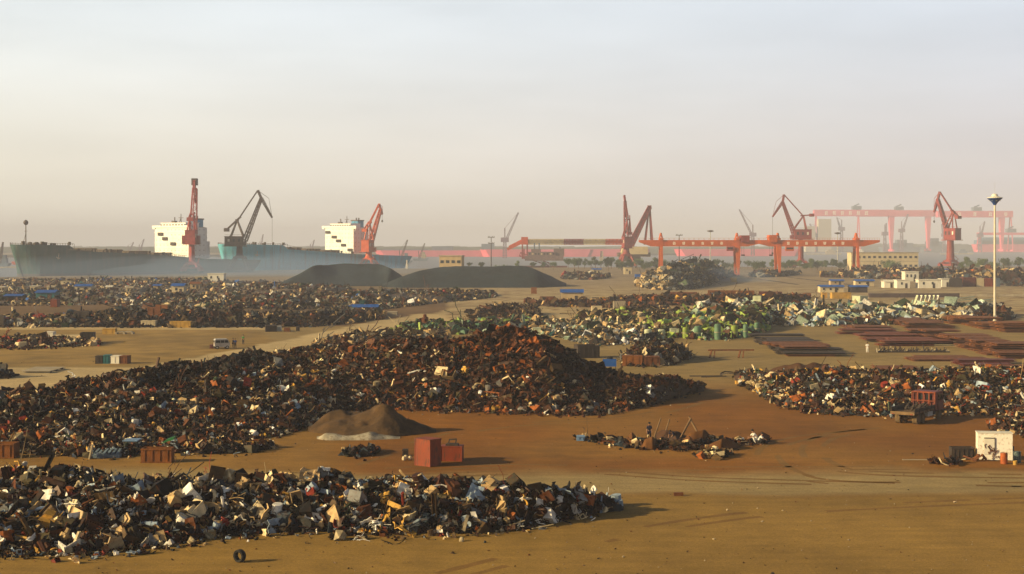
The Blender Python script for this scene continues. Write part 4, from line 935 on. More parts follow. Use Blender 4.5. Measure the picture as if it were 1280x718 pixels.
# --- the large middle heap
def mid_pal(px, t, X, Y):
    if px > 690 and t > .35: return palette(soot_black=20, charcoal=14, dark_rust=30, rust_brown=14, bronze=5, grey=2, pale_tan=1)  # darker mix paints the self-shadow of the peak's right flank into the tints
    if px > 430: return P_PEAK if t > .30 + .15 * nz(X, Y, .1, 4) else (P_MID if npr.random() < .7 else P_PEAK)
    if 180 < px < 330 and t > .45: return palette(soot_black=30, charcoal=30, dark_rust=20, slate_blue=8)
    if px < 410 and npr.random() < .6 and t < .38 + .2 * nz(X, Y, .08, 2): return P_RIGHT  # more cream scrap low at left, also painting the lit band there
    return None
mid_cols = [(-60, 556, 502, 2.6, 14), (0, 556, 500, 2.8, 14), (60, 556, 489, 3.4, 12), (100, 556, 477, 3.8, 10), (135, 555, 469, 4.2, 10), (200, 550, 464, 4.4, 12), (250, 548, 455, 4.6, 12), (300, 548, 444, 4.9, 14), (350, 546, 437, 4.6, 14), (372, 540, 436, 4.4, 16), (400, 520, 440, 4.2, 18),
            (450, 512, 434, 5.2, 20), (500, 511, 430, 6.2, 18), (550, 512, 423, 6.9, 16), (600, 515, 419, 7.2, 14), (650, 517, 420, 7.2, 12), (685, 518, 425, 6.8, 10), (708, 519, 437, 5.4, 8), (728, 519, 454, 3.4, 8), (745, 518, 463, 2.6, 8), (765, 516, 466, 2.7, 8), (800, 510, 469, 3.2, 9), (835, 502, 473, 2.7, 8), (862, 492, 479, 1.2, 5), (880, 487, 484, .2, 2)]
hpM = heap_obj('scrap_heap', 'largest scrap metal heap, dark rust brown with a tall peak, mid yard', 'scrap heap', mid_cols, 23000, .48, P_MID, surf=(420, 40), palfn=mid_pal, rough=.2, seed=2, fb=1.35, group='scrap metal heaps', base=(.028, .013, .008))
# left strip in front of the middle heap, around the rust boxes
heap_obj('scrap_heap', 'thin strip of pale scrap between the two long heaps at left, behind the rusty crates', 'scrap heap', [(-60, 566, 556, .6, 2), (0, 566, 555, .9, 3), (100, 572, 558, .9, 3), (140, 573, 560, .7, 3), (200, 566, 556, .6, 3), (270, 568, 556, .8, 3), (320, 566, 558, .5, 2), (345, 560, 556, .2, 1)], 1500, .4, P_RIGHT, surf=(120, 10), seed=3, group='scrap metal heaps')
# --- pale upper shoulder behind the peak (tarps and sheet)
heap_obj('scrap_heap', 'olive and tan sheet scrap heap by the road, behind the large heap', 'scrap heap', [(395, 452, 428, 1.2, 8), (430, 452, 421, 2.2, 12), (480, 446, 419, 2.4, 14), (530, 440, 417, 2.2, 14), (560, 436, 418, 1.5, 10)], 2600, .75, P_LIGHT, surf=(90, 16), seed=4, group='scrap metal heaps')
# --- right heap
right_cols = [(922, 478, 467, .8, 4), (945, 492, 465, 1.8, 6), (975, 508, 467, 2.2, 6), (1010, 515, 466, 2.4, 7), (1060, 518, 464, 2.6, 7), (1120, 520, 463, 2.7, 7), (1180, 517, 464, 2.7, 7), (1240, 516, 464, 2.7, 7), (1290, 513, 464, 2.7, 7), (1340, 512, 464, 2.7, 7)]
hpR = heap_obj('scrap_heap', 'long mixed scrap heap behind the truck at right, many cream pieces', 'scrap heap', right_cols, 9500, .5, P_RIGHT, surf=(200, 22), rough=.25, seed=6, group='scrap metal heaps')
heap_obj('scrap_heap', 'small tapering scrap pile at the right edge above the white cabinet', 'scrap heap', [(1238, 536, 531, .2, 1), (1255, 541, 522, 1.1, 3), (1275, 543, 514, 1.8, 4), (1300, 544, 509, 2.2, 4), (1340, 544, 508, 2.2, 4)], 1500, .42, P_RIGHT, surf=(50, 12), seed=7, group='scrap metal heaps')
# --- middle yard heaps
heap_obj('scrap_heap', 'brown scrap pile with pressed cubes in front, right of the blue board', 'scrap heap', [(778, 457, 447, .8, 3), (795, 458, 434, 2.2, 6), (820, 457, 430, 2.6, 7), (845, 455, 434, 2.1, 6), (862, 448, 441, .6, 3)], 1300, .65, palette(bronze=12, olive_brown=14, dark_rust=18, rust_brown=10, charcoal=16, pale_tan=8, grey=6, cream=2), surf=(60, 14), seed=8, group='scrap metal heaps')
heap_obj('scrap_heap', 'low beige and grey scrap heap just right behind the tall peak', 'scrap heap', [(640, 412, 402, 1.2, 12), (690, 420, 402, 1.6, 14), (740, 432, 404, 1.6, 14), (790, 430, 409, 1.3, 14), (830, 424, 412, .7, 6)], 1900, .9, palette(grey=10, pale_tan=14, cream=6, charcoal=14, olive_brown=12, slate_blue=5, mint=6, teal=3, dull_green=5, white=3, bronze=6), surf=(80, 14), seed=9, group='scrap metal heaps')
heap_obj('scrap_heap', 'green speckled scrap heap left of the grass green machines', 'scrap heap', [(500, 420, 408, 1.0, 8), (560, 418, 405, 1.8, 10), (620, 416, 403, 1.6, 10), (680, 410, 401, 1.2, 8)], 1300, .95, P_GREEN, surf=(80, 12), seed=10, group='scrap metal heaps')
heap_obj('scrap_heap', 'olive green scrap heap in the centre right with lime green pieces', 'scrap heap', [(722, 402, 396, .9, 5), (745, 405, 391, 1.9, 12), (800, 406, 391, 2.2, 12), (850, 408, 391, 2.4, 12), (880, 412, 391, 2.6, 10)], 2000, .95, palette(lime_green=7, dull_green=13, olive_brown=24, bronze=10, charcoal=18, pale_tan=8, cream=4, dark_rust=9), surf=(80, 14), seed=11, group='scrap metal heaps')
heap_obj('scrap_heap', 'bright green heap of scrapped machines left of the pale heap', 'scrap heap', [(800, 418, 406, 1.0, 5), (830, 420, 396, 2.6, 8), (870, 424, 393, 3.2, 9), (910, 424, 390, 3.4, 10), (945, 418, 386, 3.2, 12), (960, 412, 386, 2.6, 10)], 2100, 1.05, P_GREEN, surf=(70, 16), seed=12, group='scrap metal heaps', kinds=[k for k in FLAT if k[0] in ('squashed drum', 'dented casing', 'crushed block', 'motor lump', 'bent sheet')], flatness=.15)
def pale_pal(px, t, X, Y): return P_DARK if (px > 1225) else None
heap_obj('scrap_heap', 'long pale mint and cream heap of sheet metal reaching to the tall floodlight mast', 'scrap heap', [(880, 392, 384, 1.0, 8), (920, 396, 382, 2.0, 12), (960, 406, 381, 2.5, 14), (1010, 407, 384, 2.0, 14), (1080, 407, 383, 2.0, 14), (1130, 405, 384, 1.9, 14), (1180, 403, 385, 1.8, 14), (1230, 402, 382, 2.2, 12), (1252, 401, 386, 1.6, 8), (1264, 400, 394, .4, 4)], 4600, 1.25, P_PALE, surf=(170, 18), palfn=pale_pal, seed=13, group='scrap metal heaps', kinds=[k for k in FLAT if k[0] in ('bent sheet', 'crumpled panel', 'dented casing', 'crushed block', 'twisted channel')], flatness=.5)
heap_obj('scrap_heap', 'flat rusty plate and girder pile in the centre, left of the small blue roofed shed', 'scrap heap', [(588, 398, 393, .5, 4), (610, 399, 384, 2.4, 10), (640, 399, 381, 2.4, 10), (665, 397, 385, 1.6, 6), (672, 394, 391, .4, 3)], 700, 1.1, palette(dark_rust=24, charcoal=16, bronze=12, rust_brown=14, pale_tan=8, cream=2), surf=(40, 12), seed=14, group='scrap metal heaps', kinds=[k for k in FLAT if k[0] in ('twisted channel', 'bent sheet', 'rod tangle')], flatness=.8)
heap_obj('scrap_heap', 'slate and tan dump heap under the left orange gantry', 'scrap heap', [(795, 358, 352, 1.0, 10), (815, 362, 343, 5.0, 22), (840, 363, 334, 8.0, 30), (865, 362, 328, 9.0, 34), (885, 358, 328, 8.6, 30), (900, 350, 337, 4.5, 20), (918, 345, 342, .5, 8)], 3200, 1.5, P_DUMP, m=M_scrapfar, surf=(70, 22), palfn=lambda px, t, X, Y: (palette(pale_tan=20, cream=8, olive_brown=18, charcoal=12, grey=8) if px < 838 - 20 * t else None), seed=15, group='scrap metal heaps', base=(.03, .035, .04))
# rust rows and far-left yard
heap_obj('scrap_heap', 'rust brown row of old plates behind the green machines', 'scrap heap', [(752, 381, 376, 1.0, 8), (780, 382, 373, 1.8, 12), (830, 382, 372, 2.2, 14), (900, 382, 371, 2.4, 14), (940, 381, 371, 2.4, 12), (985, 380, 372, 2.0, 12), (1020, 378, 374, .6, 8)], 2200, 1.1, P_RUSTROW, m=M_scrapfar, surf=(90, 12), seed=16, group='scrap metal heaps', base=(.05, .02, .01))
heap_obj('scrap_heap', 'dark brown scrap row in front of the blue roofed shed in the centre', 'scrap heap', [(660, 381, 378, .5, 5), (690, 384, 378, 1.1, 8), (730, 384, 377, 1.2, 8), (760, 385, 379, 1.0, 8), (800, 388, 383, 1.0, 5), (835, 388, 386, .3, 3)], 900, 1.1, P_RUSTROW, m=M_scrapfar, surf=(70, 10), seed=17, group='scrap metal heaps', base=(.05, .025, .014))
heap_obj('scrap_heap', 'dark scrap row along the far side of the field at left', 'scrap heap', [(-50, 408, 403, .5, 8), (0, 409, 399, 1.0, 12), (60, 409, 396, 1.5, 14), (130, 409, 391, 2.2, 14), (200, 409, 391, 2.2, 14), (260, 409, 393, 2.0, 14), (330, 409, 394, 1.7, 14), (400, 408, 393, 1.7, 12), (450, 403, 392, 1.3, 10), (480, 398, 392, .6, 6)], 5200, .9, palette(charcoal=20, soot_black=24, dark_rust=22, rust_brown=9, olive_brown=12, bronze=5, pale_tan=4, cream=1, slate_blue=7, orange_rust=1), m=M_scrapfar, surf=(220, 14), seed=18, group='scrap metal heaps', base=(.02, .016, .013),
         palfn=lambda px, t, X, Y: (P_FAR if px < 85 else None))
heap_obj('scrap_heap', 'wide brown speckled scrap field behind the road at left of the centre', 'scrap heap', [(150, 392, 388, .3, 40), (190, 390, 384, .8, 60), (240, 390, 380, 1.2, 90), (320, 392, 378, 1.5, 110), (400, 392, 374, 1.8, 110), (470, 388, 370, 2.0, 100), (520, 382, 367, 2.2, 80), (570, 377, 365, 2.2, 50), (605, 374, 365, 1.4, 24), (622, 371, 368, .3, 6)], 10500, .85, P_FAR, m=M_scrapfar, surf=(240, 24), seed=19, gaps=-.28, group='scrap metal heaps', base=(.11, .075, .04), rough=.35)
heap_obj('scrap_heap', 'hazy scrap field at far left in front of the dark green ship', 'scrap heap', [(-60, 382, 376, .7, 300), (60, 382, 376, .7, 310), (150, 380, 373, .8, 310), (240, 378, 371, 1.0, 290), (330, 374, 363, 1.8, 190), (400, 368, 360, 2.0, 80), (440, 362, 359, .8, 20)], 9500, .95, P_FAR, m=M_scrapfar, surf=(160, 20), seed=20, fb=1.0, gaps=-.10, group='scrap metal heaps', base=(.15, .105, .055), rough=.4)
heap_obj('scrap_heap', 'small dark scrap pile right of the coal heap foot', 'scrap heap', [(702, 349, 345, 1.2, 10), (725, 350, 341, 2.8, 16), (745, 350, 342, 2.4, 14), (762, 347, 345, .6, 6)], 420, 1.6, P_FAR, m=M_scrapfar, surf=(30, 8), seed=21, group='scrap metal heaps')
heap_obj('scrap_heap', 'dark low scrap pile between the two orange gantries', 'scrap heap', [(938, 347, 344, 1.0, 8), (955, 347, 339, 2.8, 14), (980, 346, 341, 1.8, 10), (1000, 343, 341, .4, 6)], 420, 1.6, P_DARK, m=M_scrapfar, surf=(30, 8), seed=22, group='scrap metal heaps')
heap_obj('scrap_heap', 'long dark hazy scrap bank in front of the yellow two-storey building', 'scrap heap', [(1030, 347, 344, .8, 20), (1075, 348, 339, 3.4, 30), (1120, 350, 338, 4.2, 40), (1180, 352, 340, 4.2, 40), (1240, 356, 340, 4.5, 40), (1300, 360, 341, 4.8, 40), (1350, 360, 341, 4.8, 40)], 3600, 1.9, palette(charcoal=14, rust_brown=14, dark_rust=16, olive_brown=14, pale_tan=8, slate_blue=10, grey=6, orange_rust=3, cream=2), m=M_scrapfar, surf=(110, 14), seed=23, group='scrap metal heaps', base=(.05, .035, .025), rough=.35)
heap_obj('scrap_heap', 'rusty debris pile left of the white field crate, at the left edge', 'scrap heap', [(-40, 436, 426, .6, 4), (0, 436, 424, .9, 6), (40, 436, 422, 1.1, 6), (80, 434, 423, .9, 6), (125, 432, 427, .4, 3)], 700, .8, palette(rust_brown=14, dull_red=10, dark_rust=16, cream=12, pale_tan=18, olive_brown=14, charcoal=8), surf=(60, 8), seed=24, group='scrap metal heaps', flatness=.7)
heap_obj('scrap_heap', 'small black scrap pile at the left edge beside the road', 'scrap heap', [(-40, 474, 464, 1.0, 4), (0, 474, 464, .9, 3), (14, 472, 467, .3, 1)], 220, .6, P_DARK, surf=(20, 8), seed=25, group='scrap metal heaps')
heap_obj('scrap_heap', 'small dark scrap scatter between the sand mound and the red boxes', 'scrap heap', [(430, 570, 566, .2, 1), (445, 572, 560, .7, 2), (460, 571, 558, .8, 2), (472, 566, 561, .2, 1)], 130, .4, P_DARK, surf=(24, 8), seed=26, group='scrap metal heaps')
heap_obj('scrap_heap', 'small scatter of white and pink scrap below the dark soil mound at right', 'scrap heap', [(960, 478, 474, .4, 2), (975, 481, 470, 1.0, 3), (1000, 480, 471, .8, 3), (1008, 476, 473, .2, 1)], 260, .45, palette(white=14, cream=8, dull_red=6, pale_blue_grey=8, charcoal=10, grey=8), surf=(24, 8), seed=27, group='scrap metal heaps')
heap_obj('scrap_heap', 'low litter of scrap and timber around the two dark-clad workers', 'scrap heap', [(720, 550, 547, .15, 1), (750, 555, 549, .3, 2), (800, 562, 551, .5, 3), (850, 564, 551, .6, 4), (900, 562, 552, .4, 3), (950, 556, 552, .2, 1.5), (962, 553, 551, .1, 1)], 520, .42, palette(dark_rust=20, charcoal=16, rust_brown=16, pale_tan=8, cream=4, slate_blue=5, bronze=8), surf=(80, 8), seed=28, group='scrap metal heaps', base=(.12, .045, .014), flatness=.7)
heap_obj('scrap_heap', 'small curl of scrap in front of the small brown soil mounds', 'scrap heap', [(868, 573, 571, .1, .6), (885, 574, 566, .5, 1.2), (900, 573, 567, .4, 1), (912, 571, 569, .1, .5)], 90, .5, palette(bronze=10, orange_rust=4, cream=4, charcoal=10), surf=(20, 6), seed=29, group='scrap metal heaps', flatness=.6)
heap_obj('scrap_heap', 'few sticks and scrap bits left of the black open bin', 'scrap heap', [(1165, 580, 578, .1, .6), (1180, 582, 576, .25, .8), (1196, 582, 577, .2, .8), (1202, 580, 578, .1, .4)], 34, .45, palette(rust_brown=10, cream=4, charcoal=10), surf=(14, 5), seed=30, group='scrap metal heaps', flatness=.7, kinds=[k for k in FLAT if k[0] in ('bent pipe', 'twisted channel', 'rod tangle', 'bent sheet')])

# --- individual larger pieces on the near heap
names, w = P_FRONT; cache = {}; cnt = 0
w2 = w.copy()
for i, nme in enumerate(names):
    if nme in ('white', 'cream', 'pale tan', 'pale blue grey', 'ochre yellow', 'grey'): w2[i] *= 2.1
w2 /= w2.sum()
kinds_big = [k for k in FLAT if k[0] in ('bent sheet', 'crumpled panel', 'dented casing', 'crushed block', 'squashed drum', 'steel hoop', 'motor lump', 'bent pipe', 'twisted channel')]
kp = np.array([{'bent sheet': 3, 'crumpled panel': 3, 'dented casing': 4, 'crushed block': 2, 'squashed drum': 1.5, 'steel hoop': .8, 'motor lump': 1, 'bent pipe': 1.2, 'twisted channel': 1.5}[k[0]] for k in kinds_big]); kp /= kp.sum()
S = hpF.sample(292, 1.6)
for a in S:
    k, j = kinds_big[npr.choice(len(kinds_big), p=kp)]; c = names[npr.choice(len(names), p=w2)]; key = (k, j, c)
    if 468 < a[3] < 512 and a[4] < .35: c = 'ochre yellow'; key = (k, j, c)
    if key not in cache:
        v, t = TPL[k][j]; cache[key] = mesh_np('scrap_piece', v, t, None, mat('scrap_' + c.replace(' ', '_'), tuple(v * (.5 if max(PAL[c]) < .15 else 1.05) for v in PAL[c]), .55, dirt=(RUST if c not in ('white', 'cream') else (.3, .18, .09)), dirt_amt=.5, scale=2.2, var=.4, bump=.15))
    o = bpy.data.objects.new('scrap_piece', cache[key]); link(o); s = rnd.uniform(.75, 1.35)
    o.location = (a[0], a[1], a[2] + .18 * s); o.scale = (s, s * rnd.uniform(.8, 1.1), s * rnd.uniform(.7, 1))
    o.rotation_euler = (rnd.gauss(0, .7), rnd.gauss(0, .7), rnd.uniform(0, 6.28))
    zone = 'far left' if a[3] < 150 else 'above the lone tyre' if a[3] < 330 else 'below the red boxes' if a[3] < 590 else 'right part' if a[3] < 680 else 'right tip'
    lvl = 'foot' if a[4] < .22 else 'slope' if a[4] < .62 else 'crest'
    tag(o, f'{c} {k} on the near scrap heap {lvl}, {zone}', 'scrap piece', 'larger scrap pieces on the near heap')

# ================================================================ EARTH AND COAL
def mound(name, label, cat, cols, m, surf=(90, 40), rough=.12, seed=50, group=None, stuff=False):
    hp = Heap(cols, rough, seed); V, T, C = hp.surface(*surf, (.1, .1, .1)); V[:, 2] = np.maximum(V[:, 2] + .1, -.2); V[:, 2][np.arange(len(V)) % surf[1] == 0] = -.25; V[:, 2][np.arange(len(V)) % surf[1] == surf[1] - 1] = -.25
    me = mesh_np(name, V, T, None, m); me.polygons.foreach_set('use_smooth', [True] * len(me.polygons)); o = bpy.data.objects.new(name, me); link(o); tag(o, label, cat, group); return o
M_coal = mat('coal', (.009, .019, .028), .9, scale=.25, var=.4, dirt=(.035, .04, .04), bump=.6)
M_sand = mat('brown_sand', (.070, .038, .014), .95, scale=.7, var=.5, dirt=(.03, .018, .01), dirt_amt=.8, bump=.8)
M_soilm = mat('red_brown_soil', (.115, .045, .010), .95, scale=1.2, var=.3, bump=.5)
M_dsoil = mat('dark_brown_soil', (.055, .024, .011), .95, scale=1.2, var=.35, bump=.6)
M_lime = mat('pale_lime', (.30, .27, .21), .95, scale=1.2, var=.5, dirt=(.15, .10, .05), dirt_amt=.8, bump=.5)
mound('coal_heap', 'left one of the two dark coal heaps, rising in front of the teal ship', 'coal heap', [(348, 358, 355, 1, 20), (372, 358, 344, 5.0, 24), (392, 358, 332, 8.8, 28), (420, 358, 330, 9.3, 30), (475, 358, 330, 9.3, 30), (488, 358, 336, 7.6, 26), (504, 357, 346, 3.8, 20), (512, 356, 352, .5, 12)], M_coal, (260, 60), .045, 51, 'coal heaps')
mound('coal_heap', 'right and longer one of the two dark coal heaps, long level top', 'coal heap', [(478, 359, 356, .6, 16), (495, 360, 348, 3.6, 20), (520, 360, 340, 6.2, 26), (545, 360, 334, 8.0, 30), (580, 360, 332.5, 8.6, 30), (660, 360, 333, 8.5, 30), (675, 360, 339, 6.6, 26), (692, 359, 347, 3.4, 20), (708, 358, 355, .6, 12)], M_coal, (300, 60), .045, 52, 'coal heaps')
mound('sand_heap', 'brown sand mound with ridged top in front of the large scrap heap', 'sand heap', [(385, 540, 534, .3, 2), (405, 543, 522, 1.2, 4), (425, 545, 513, 1.9, 5), (440, 546, 511, 1.9, 5), (458, 547, 511, 2.1, 4), (474, 547, 505, 2.7, 3), (486, 547, 506, 2.6, 3), (503, 546, 516, 1.8, 3), (520, 544, 527, 1.0, 2.5), (545, 541, 537, .2, 1)], M_sand, (220, 60), .3, 53)
mound('lime_heap', 'pale grey lime strip along the foot of the sand mound', 'lime heap', [(396, 549, 547, .2, .8), (406, 551, 542, .75, 1.5), (420, 551, 543, .6, 1.5), (440, 551, 541, .8, 2), (462, 551, 542, .7, 2), (480, 550, 545, .45, 1.2), (500, 549, 547, .2, .8)], M_lime, (160, 16), .7, 54)
mound('soil_mound', 'dark brown twin peaked soil mound at the top left of the right scrap heap', 'soil mound', [(945, 474, 471, .3, 3), (965, 476, 463, 1.5, 4), (985, 477, 457, 2.2, 4), (998, 478, 453, 2.6, 4), (1008, 478, 459, 2.2, 4), (1020, 478, 455, 2.5, 4), (1035, 478, 460, 2.0, 4), (1058, 477, 472, .5, 3)], M_dsoil, (70, 20), .2, 55, 'soil mounds')
for lab, cs in (('leftmost small cone of red-brown soil near the workers', [(776, 556, 553, .1, .6), (790, 558, 542, 1.1, 1.6), (803, 557, 553, .1, .5)]),
                ('small steep soil cone between the two dark-clad workers', [(797, 561, 559, .1, .5), (806, 563, 553, .8, 1.2), (816, 563, 548, 1.15, 1.4), (828, 561, 558, .1, .5)]),
                ('dark soil mound behind the leaning sticks', [(818, 548, 545, .2, .8), (832, 551, 537, 1.1, 1.8), (845, 551, 540, .9, 1.5), (858, 548, 546, .1, .5)]),
                ('broad red-brown soil mound behind the worker in blue', [(845, 559, 557, .1, .6), (862, 560, 543, 1.4, 2), (880, 559, 541, 1.5, 2), (900, 553, 549, .2, .6)]),
                ('rightmost soil cone, next to the white figure', [(878, 564, 562, .1, .5), (890, 565, 554, .8, 1.4), (902, 565, 547, 1.3, 1.6), (914, 563, 553, .8, 1.2), (926, 560, 557, .1, .5)])):
    mound('soil_mound', lab, 'soil mound', cs, M_soilm if 'dark' not in lab[:5] else M_dsoil, (60, 30), .3, 60 + len(lab), 'soil mounds')
# ================================================================ YARD BUILDINGS, CRATES, MACHINES
def spot(x0, x1, yb): p = G((x0 + x1) / 2, yb); return p, (x1 - x0) * p.y / F, p.y / F
def shed(x0, x1, ytop, yb, roof, wall, label, depth=5, kind='shed', canopy=False, win=0, group='small yard sheds', flat=False, z0=0):
    p, w, s = spot(x0, x1, yb); p.z = z0; h = (yb - ytop) * s; t = thing('shed' if not canopy else 'canopy', label, kind, p, rnd.uniform(-.03, .03), group); rh = h * (.22 if not flat else .06)
    if canopy:
        for sx in (-1, 1):
            for y in (0.2, depth - .2): MB().bar((sx * (w / 2 - .3), y, 0), (sx * (w / 2 - .3), y, h - rh), .18).build('post', M_dark, t)
    else:
        b = MB().box(-w / 2 + .15, w / 2 - .15, .15, depth - .15, 0, h - rh).build('wall', wall, t)
        mb = MB(); mb.box(w * .12, w * .12 + .9, .08, .14, .02, min(2.0, (h - rh) * .85)); mb.build('door', M_dark, t)
        for k in range(win): x = -w / 2 + w * (k + .6) / (win + .6); MB().box(x - .35, x + .35, .06, .14, (h - rh) * .45, (h - rh) * .75).build('window', M_glass, t)
    mb = MB()
    if flat: mb.box(-w / 2 - .1, w / 2 + .1, -.1, depth + .1, h - rh, h)
    else:
        mb.prism([(-.35, h - rh), (depth / 2, h), (depth + .35, h - rh), (depth + .35, h - rh - .08), (depth / 2, h - .08), (-.35, h - rh - .08)], -w / 2 - .2, w / 2 + .2, 'x')
        n = max(3, int(w / .8))
        for k in range(n + 1): x = -w / 2 - .2 + (w + .4) * k / n; mb.bar((x, -.35, h - rh + .02), (x, depth / 2, h + .02), .06, .06)
    mb.build('roof', roof, t); return t
SH = [(441, 472, 381, 394, M_blue, M_wall, 'bright blue canopy on posts beside the road, centre left', 4, True, 0, False), (93, 114, 355.5, 366, M_blue, M_cream, 'blue roofed hut with cream wall below the first ship bow', 5, False, 2, False),
      (44, 68, 363, 376, M_blue, M_teal, 'broad blue and teal shed at far left', 7, False, 0, False), (5, 27, 368, 377, M_blue, M_dark, 'low blue shed at the left edge', 6, False, 0, False), (214, 230, 354.5, 368, M_blue, M_cream, 'blue roofed cream hut near the foot of the faded red crane', 4, False, 1, False),
      (191, 201, 355.5, 363, M_blue, M_wall, 'tiny blue roofed hut left of the faded red crane foot', 4, False, 0, False), (701, 729, 362, 378, M_blue, M_wall, 'blue roofed shed with dark open end, centre of the yard', 5, False, 0, False),
      (740, 752, 335.5, 343, M_blue, M_cream, 'tiny blue roofed hut above the centre shed', 4, False, 1, False), (1038, 1055, 349.5, 357, M_blue, M_wall, 'small blue roof, upper of the left blue pair', 4, False, 1, False),
      (1025, 1055, 356.5, 366, M_blue, M_cream, 'long blue roofed shed, lower of the left blue pair', 5, False, 3, False), (1069, 1093, 349.5, 358, M_blue, M_cream, 'blue roofed shed with yellow side, upper of the right blue pair', 4, False, 2, False),
      (1063, 1085, 356.8, 366, M_blue, M_dark, 'blue roofed shed, lower of the right blue pair', 5, False, 1, False), (1177, 1190, 336, 344, M_blue, M_dark, 'blue roofed hut behind the white sheds, left one', 5, False, 0, False), (1197, 1212, 340.5, 348, M_blue, M_dark, 'blue roofed hut behind the white sheds, right one', 5, False, 0, False),
      (1148, 1177, 349.5, 360.5, M_white, M_white, 'long white shed with two small windows at right', 5, False, 2, True), (1121, 1138, 350, 360.5, M_white, M_white, 'white shed with one window left of the long white shed', 5, False, 1, True), (1105, 1118, 350, 360, M_white, M_white, 'small white garage left of the white sheds', 5, False, 0, False),
      (1177, 1187, 348.5, 359, M_white, M_white, 'narrow white shed joined to the right of the long white shed', 5, False, 0, True), (243, 264, 345.5, 350.5, M_white, M_conc, 'low white flat shed at the faded red crane foot', 5, False, 1, True), (259, 280, 342, 353, M_white, M_white, 'white two-part site hut right of the faded red crane foot', 6, False, 2, True),
      (37, 48, 357.5, 366, M_white, M_cream, 'cream hut at far left above the blue and teal shed', 4, False, 2, True), (-4, 6, 358.5, 366, M_white, M_cream, 'cream hut cut by the left edge', 4, False, 1, True), (58, 68, 357, 366, M_conc, M_cream, 'tan hut right of the cream hut at far left', 4, False, 1, False),
      (75, 89, 351.5, 356.5, M_cream, M_cream, 'low cream hut right at the foot of the first ship', 4, False, 1, True), (132, 140, 357, 365, M_white, M_cream, 'small white hut below the middle of the dark green ship', 3, False, 1, False), (157, 166, 358, 367, M_conc, M_cream, 'pale hut below the dark green ship, left of two blue roofs', 3, False, 1, False),
      (237, 250, 352.5, 363, M_rustbox, M_wall, 'orange roofed hut under the white site hut', 4, False, 1, False), (281, 288, 355, 362, M_white, M_cream, 'tiny cream hut right of the white site hut', 3, False, 1, False), (308, 314, 355, 362, M_white, M_cream, 'tiny cream hut left of the coal heap foot', 3, False, 1, False), (327, 338, 357, 366, M_white, M_conc, 'pinkish white hut near the coal heap foot', 3, False, 1, False),
      (780, 790, 334, 343, M_conc, M_cream, 'tan hut in front of the waterfront trees, centre', 4, False, 1, True), (1228, 1236, 332, 342, M_conc, M_cream, 'tan gate hut left of the tall floodlight mast', 4, False, 1, True)]
for x0, x1, yt, yb, rf, wl, lab, dp, can, wn, fl in SH: shed(x0, x1, yt, yb, rf, wl, lab, dp, 'canopy' if can else 'shed', can, wn, 'small yard sheds', fl)
# two-storey white hut
t = shed(1131, 1149, 339.5, 352, M_white, M_white, 'white two-storey hut standing behind the long white shed', 6, win=3, flat=True)
# larger buildings
def block(x0, x1, yt, yb, depth, m, label, cols_, rows_, group=None, side=None, z0=0):
    d = dist(yb) if z0 == 0 else z0; s = d / F; w = (x1 - x0) * s; zt = wz(yt, d); t = thing('building', label, 'building', (wx((x0 + x1) / 2, d), d, 0), side or 0, group)
    wall = MB().box(-w / 2, w / 2, 0, depth, 0, zt - .5).build('wall', m, t); MB().box(-w / 2 - .3, w / 2 + .3, -.3, depth + .3, zt - .49, zt).build('roof_slab', M_conc, t)
    for r_ in range(rows_):
        for c in range(cols_):
            x = -w / 2 + w * (c + .5) / cols_; z = (zt - .5) * (r_ + .35) / rows_; f = MB().box(x - 1.0, x + 1.0, -.08, .0, z + .2, z + 1.9).build('window', M_conc, t); MB().box(x - .85, x + .85, -.12, -.081, z + .35, z + 1.75).build('pane', M_glass, f)
    mb = MB(); mb.box(-w / 2 - .12, w / 2 + .12, -.14, -.01, zt * .5 - .15, zt * .5 + .15); mb.build('string_course', M_conc, t); return t
block(1064, 1148, 315.5, 0, 12, M_cream, 'long yellow two-storey building with rows of dark windows by the river', 13, 2, z0=1010)
block(549, 577, 319.5, 0, 9, M_wall, 'tan two-storey building with flat roof standing above the right coal heap', 4, 2, z0=760, side=-.12)
# long pipes and walls
def beam_run(x0, x1, yt, yb, m, label, name='pipe_run', cat='pipe', depth=1.2):
    p, w, s = spot(x0, x1, yb); h = (yb - yt) * s; t = thing(name, label, cat, p, 0); mb = MB(); n = max(2, int(w / 9))
    for k in range(n): a = -w / 2 + w * k / n; mb.box(a + .1, a + w / n - .1, 0, depth, .35, h)
    mb.build('body', m, t)
    mb = MB()
    for k in range(n + 1): a = -w / 2 + w * k / n; mb.box(a - .2, a + .2, -.1, depth + .1, 0, .4)
    mb.build('support', M_conc, t)
beam_run(1086, 1200, 367, 373.5, M_greycrane, 'long dark steel girder lying left of the pale wall at right', 'steel_girder', 'girder'); beam_run(1200, 1300, 368, 372, M_conc, 'pale concrete wall running to the right edge', 'low_wall', 'wall')
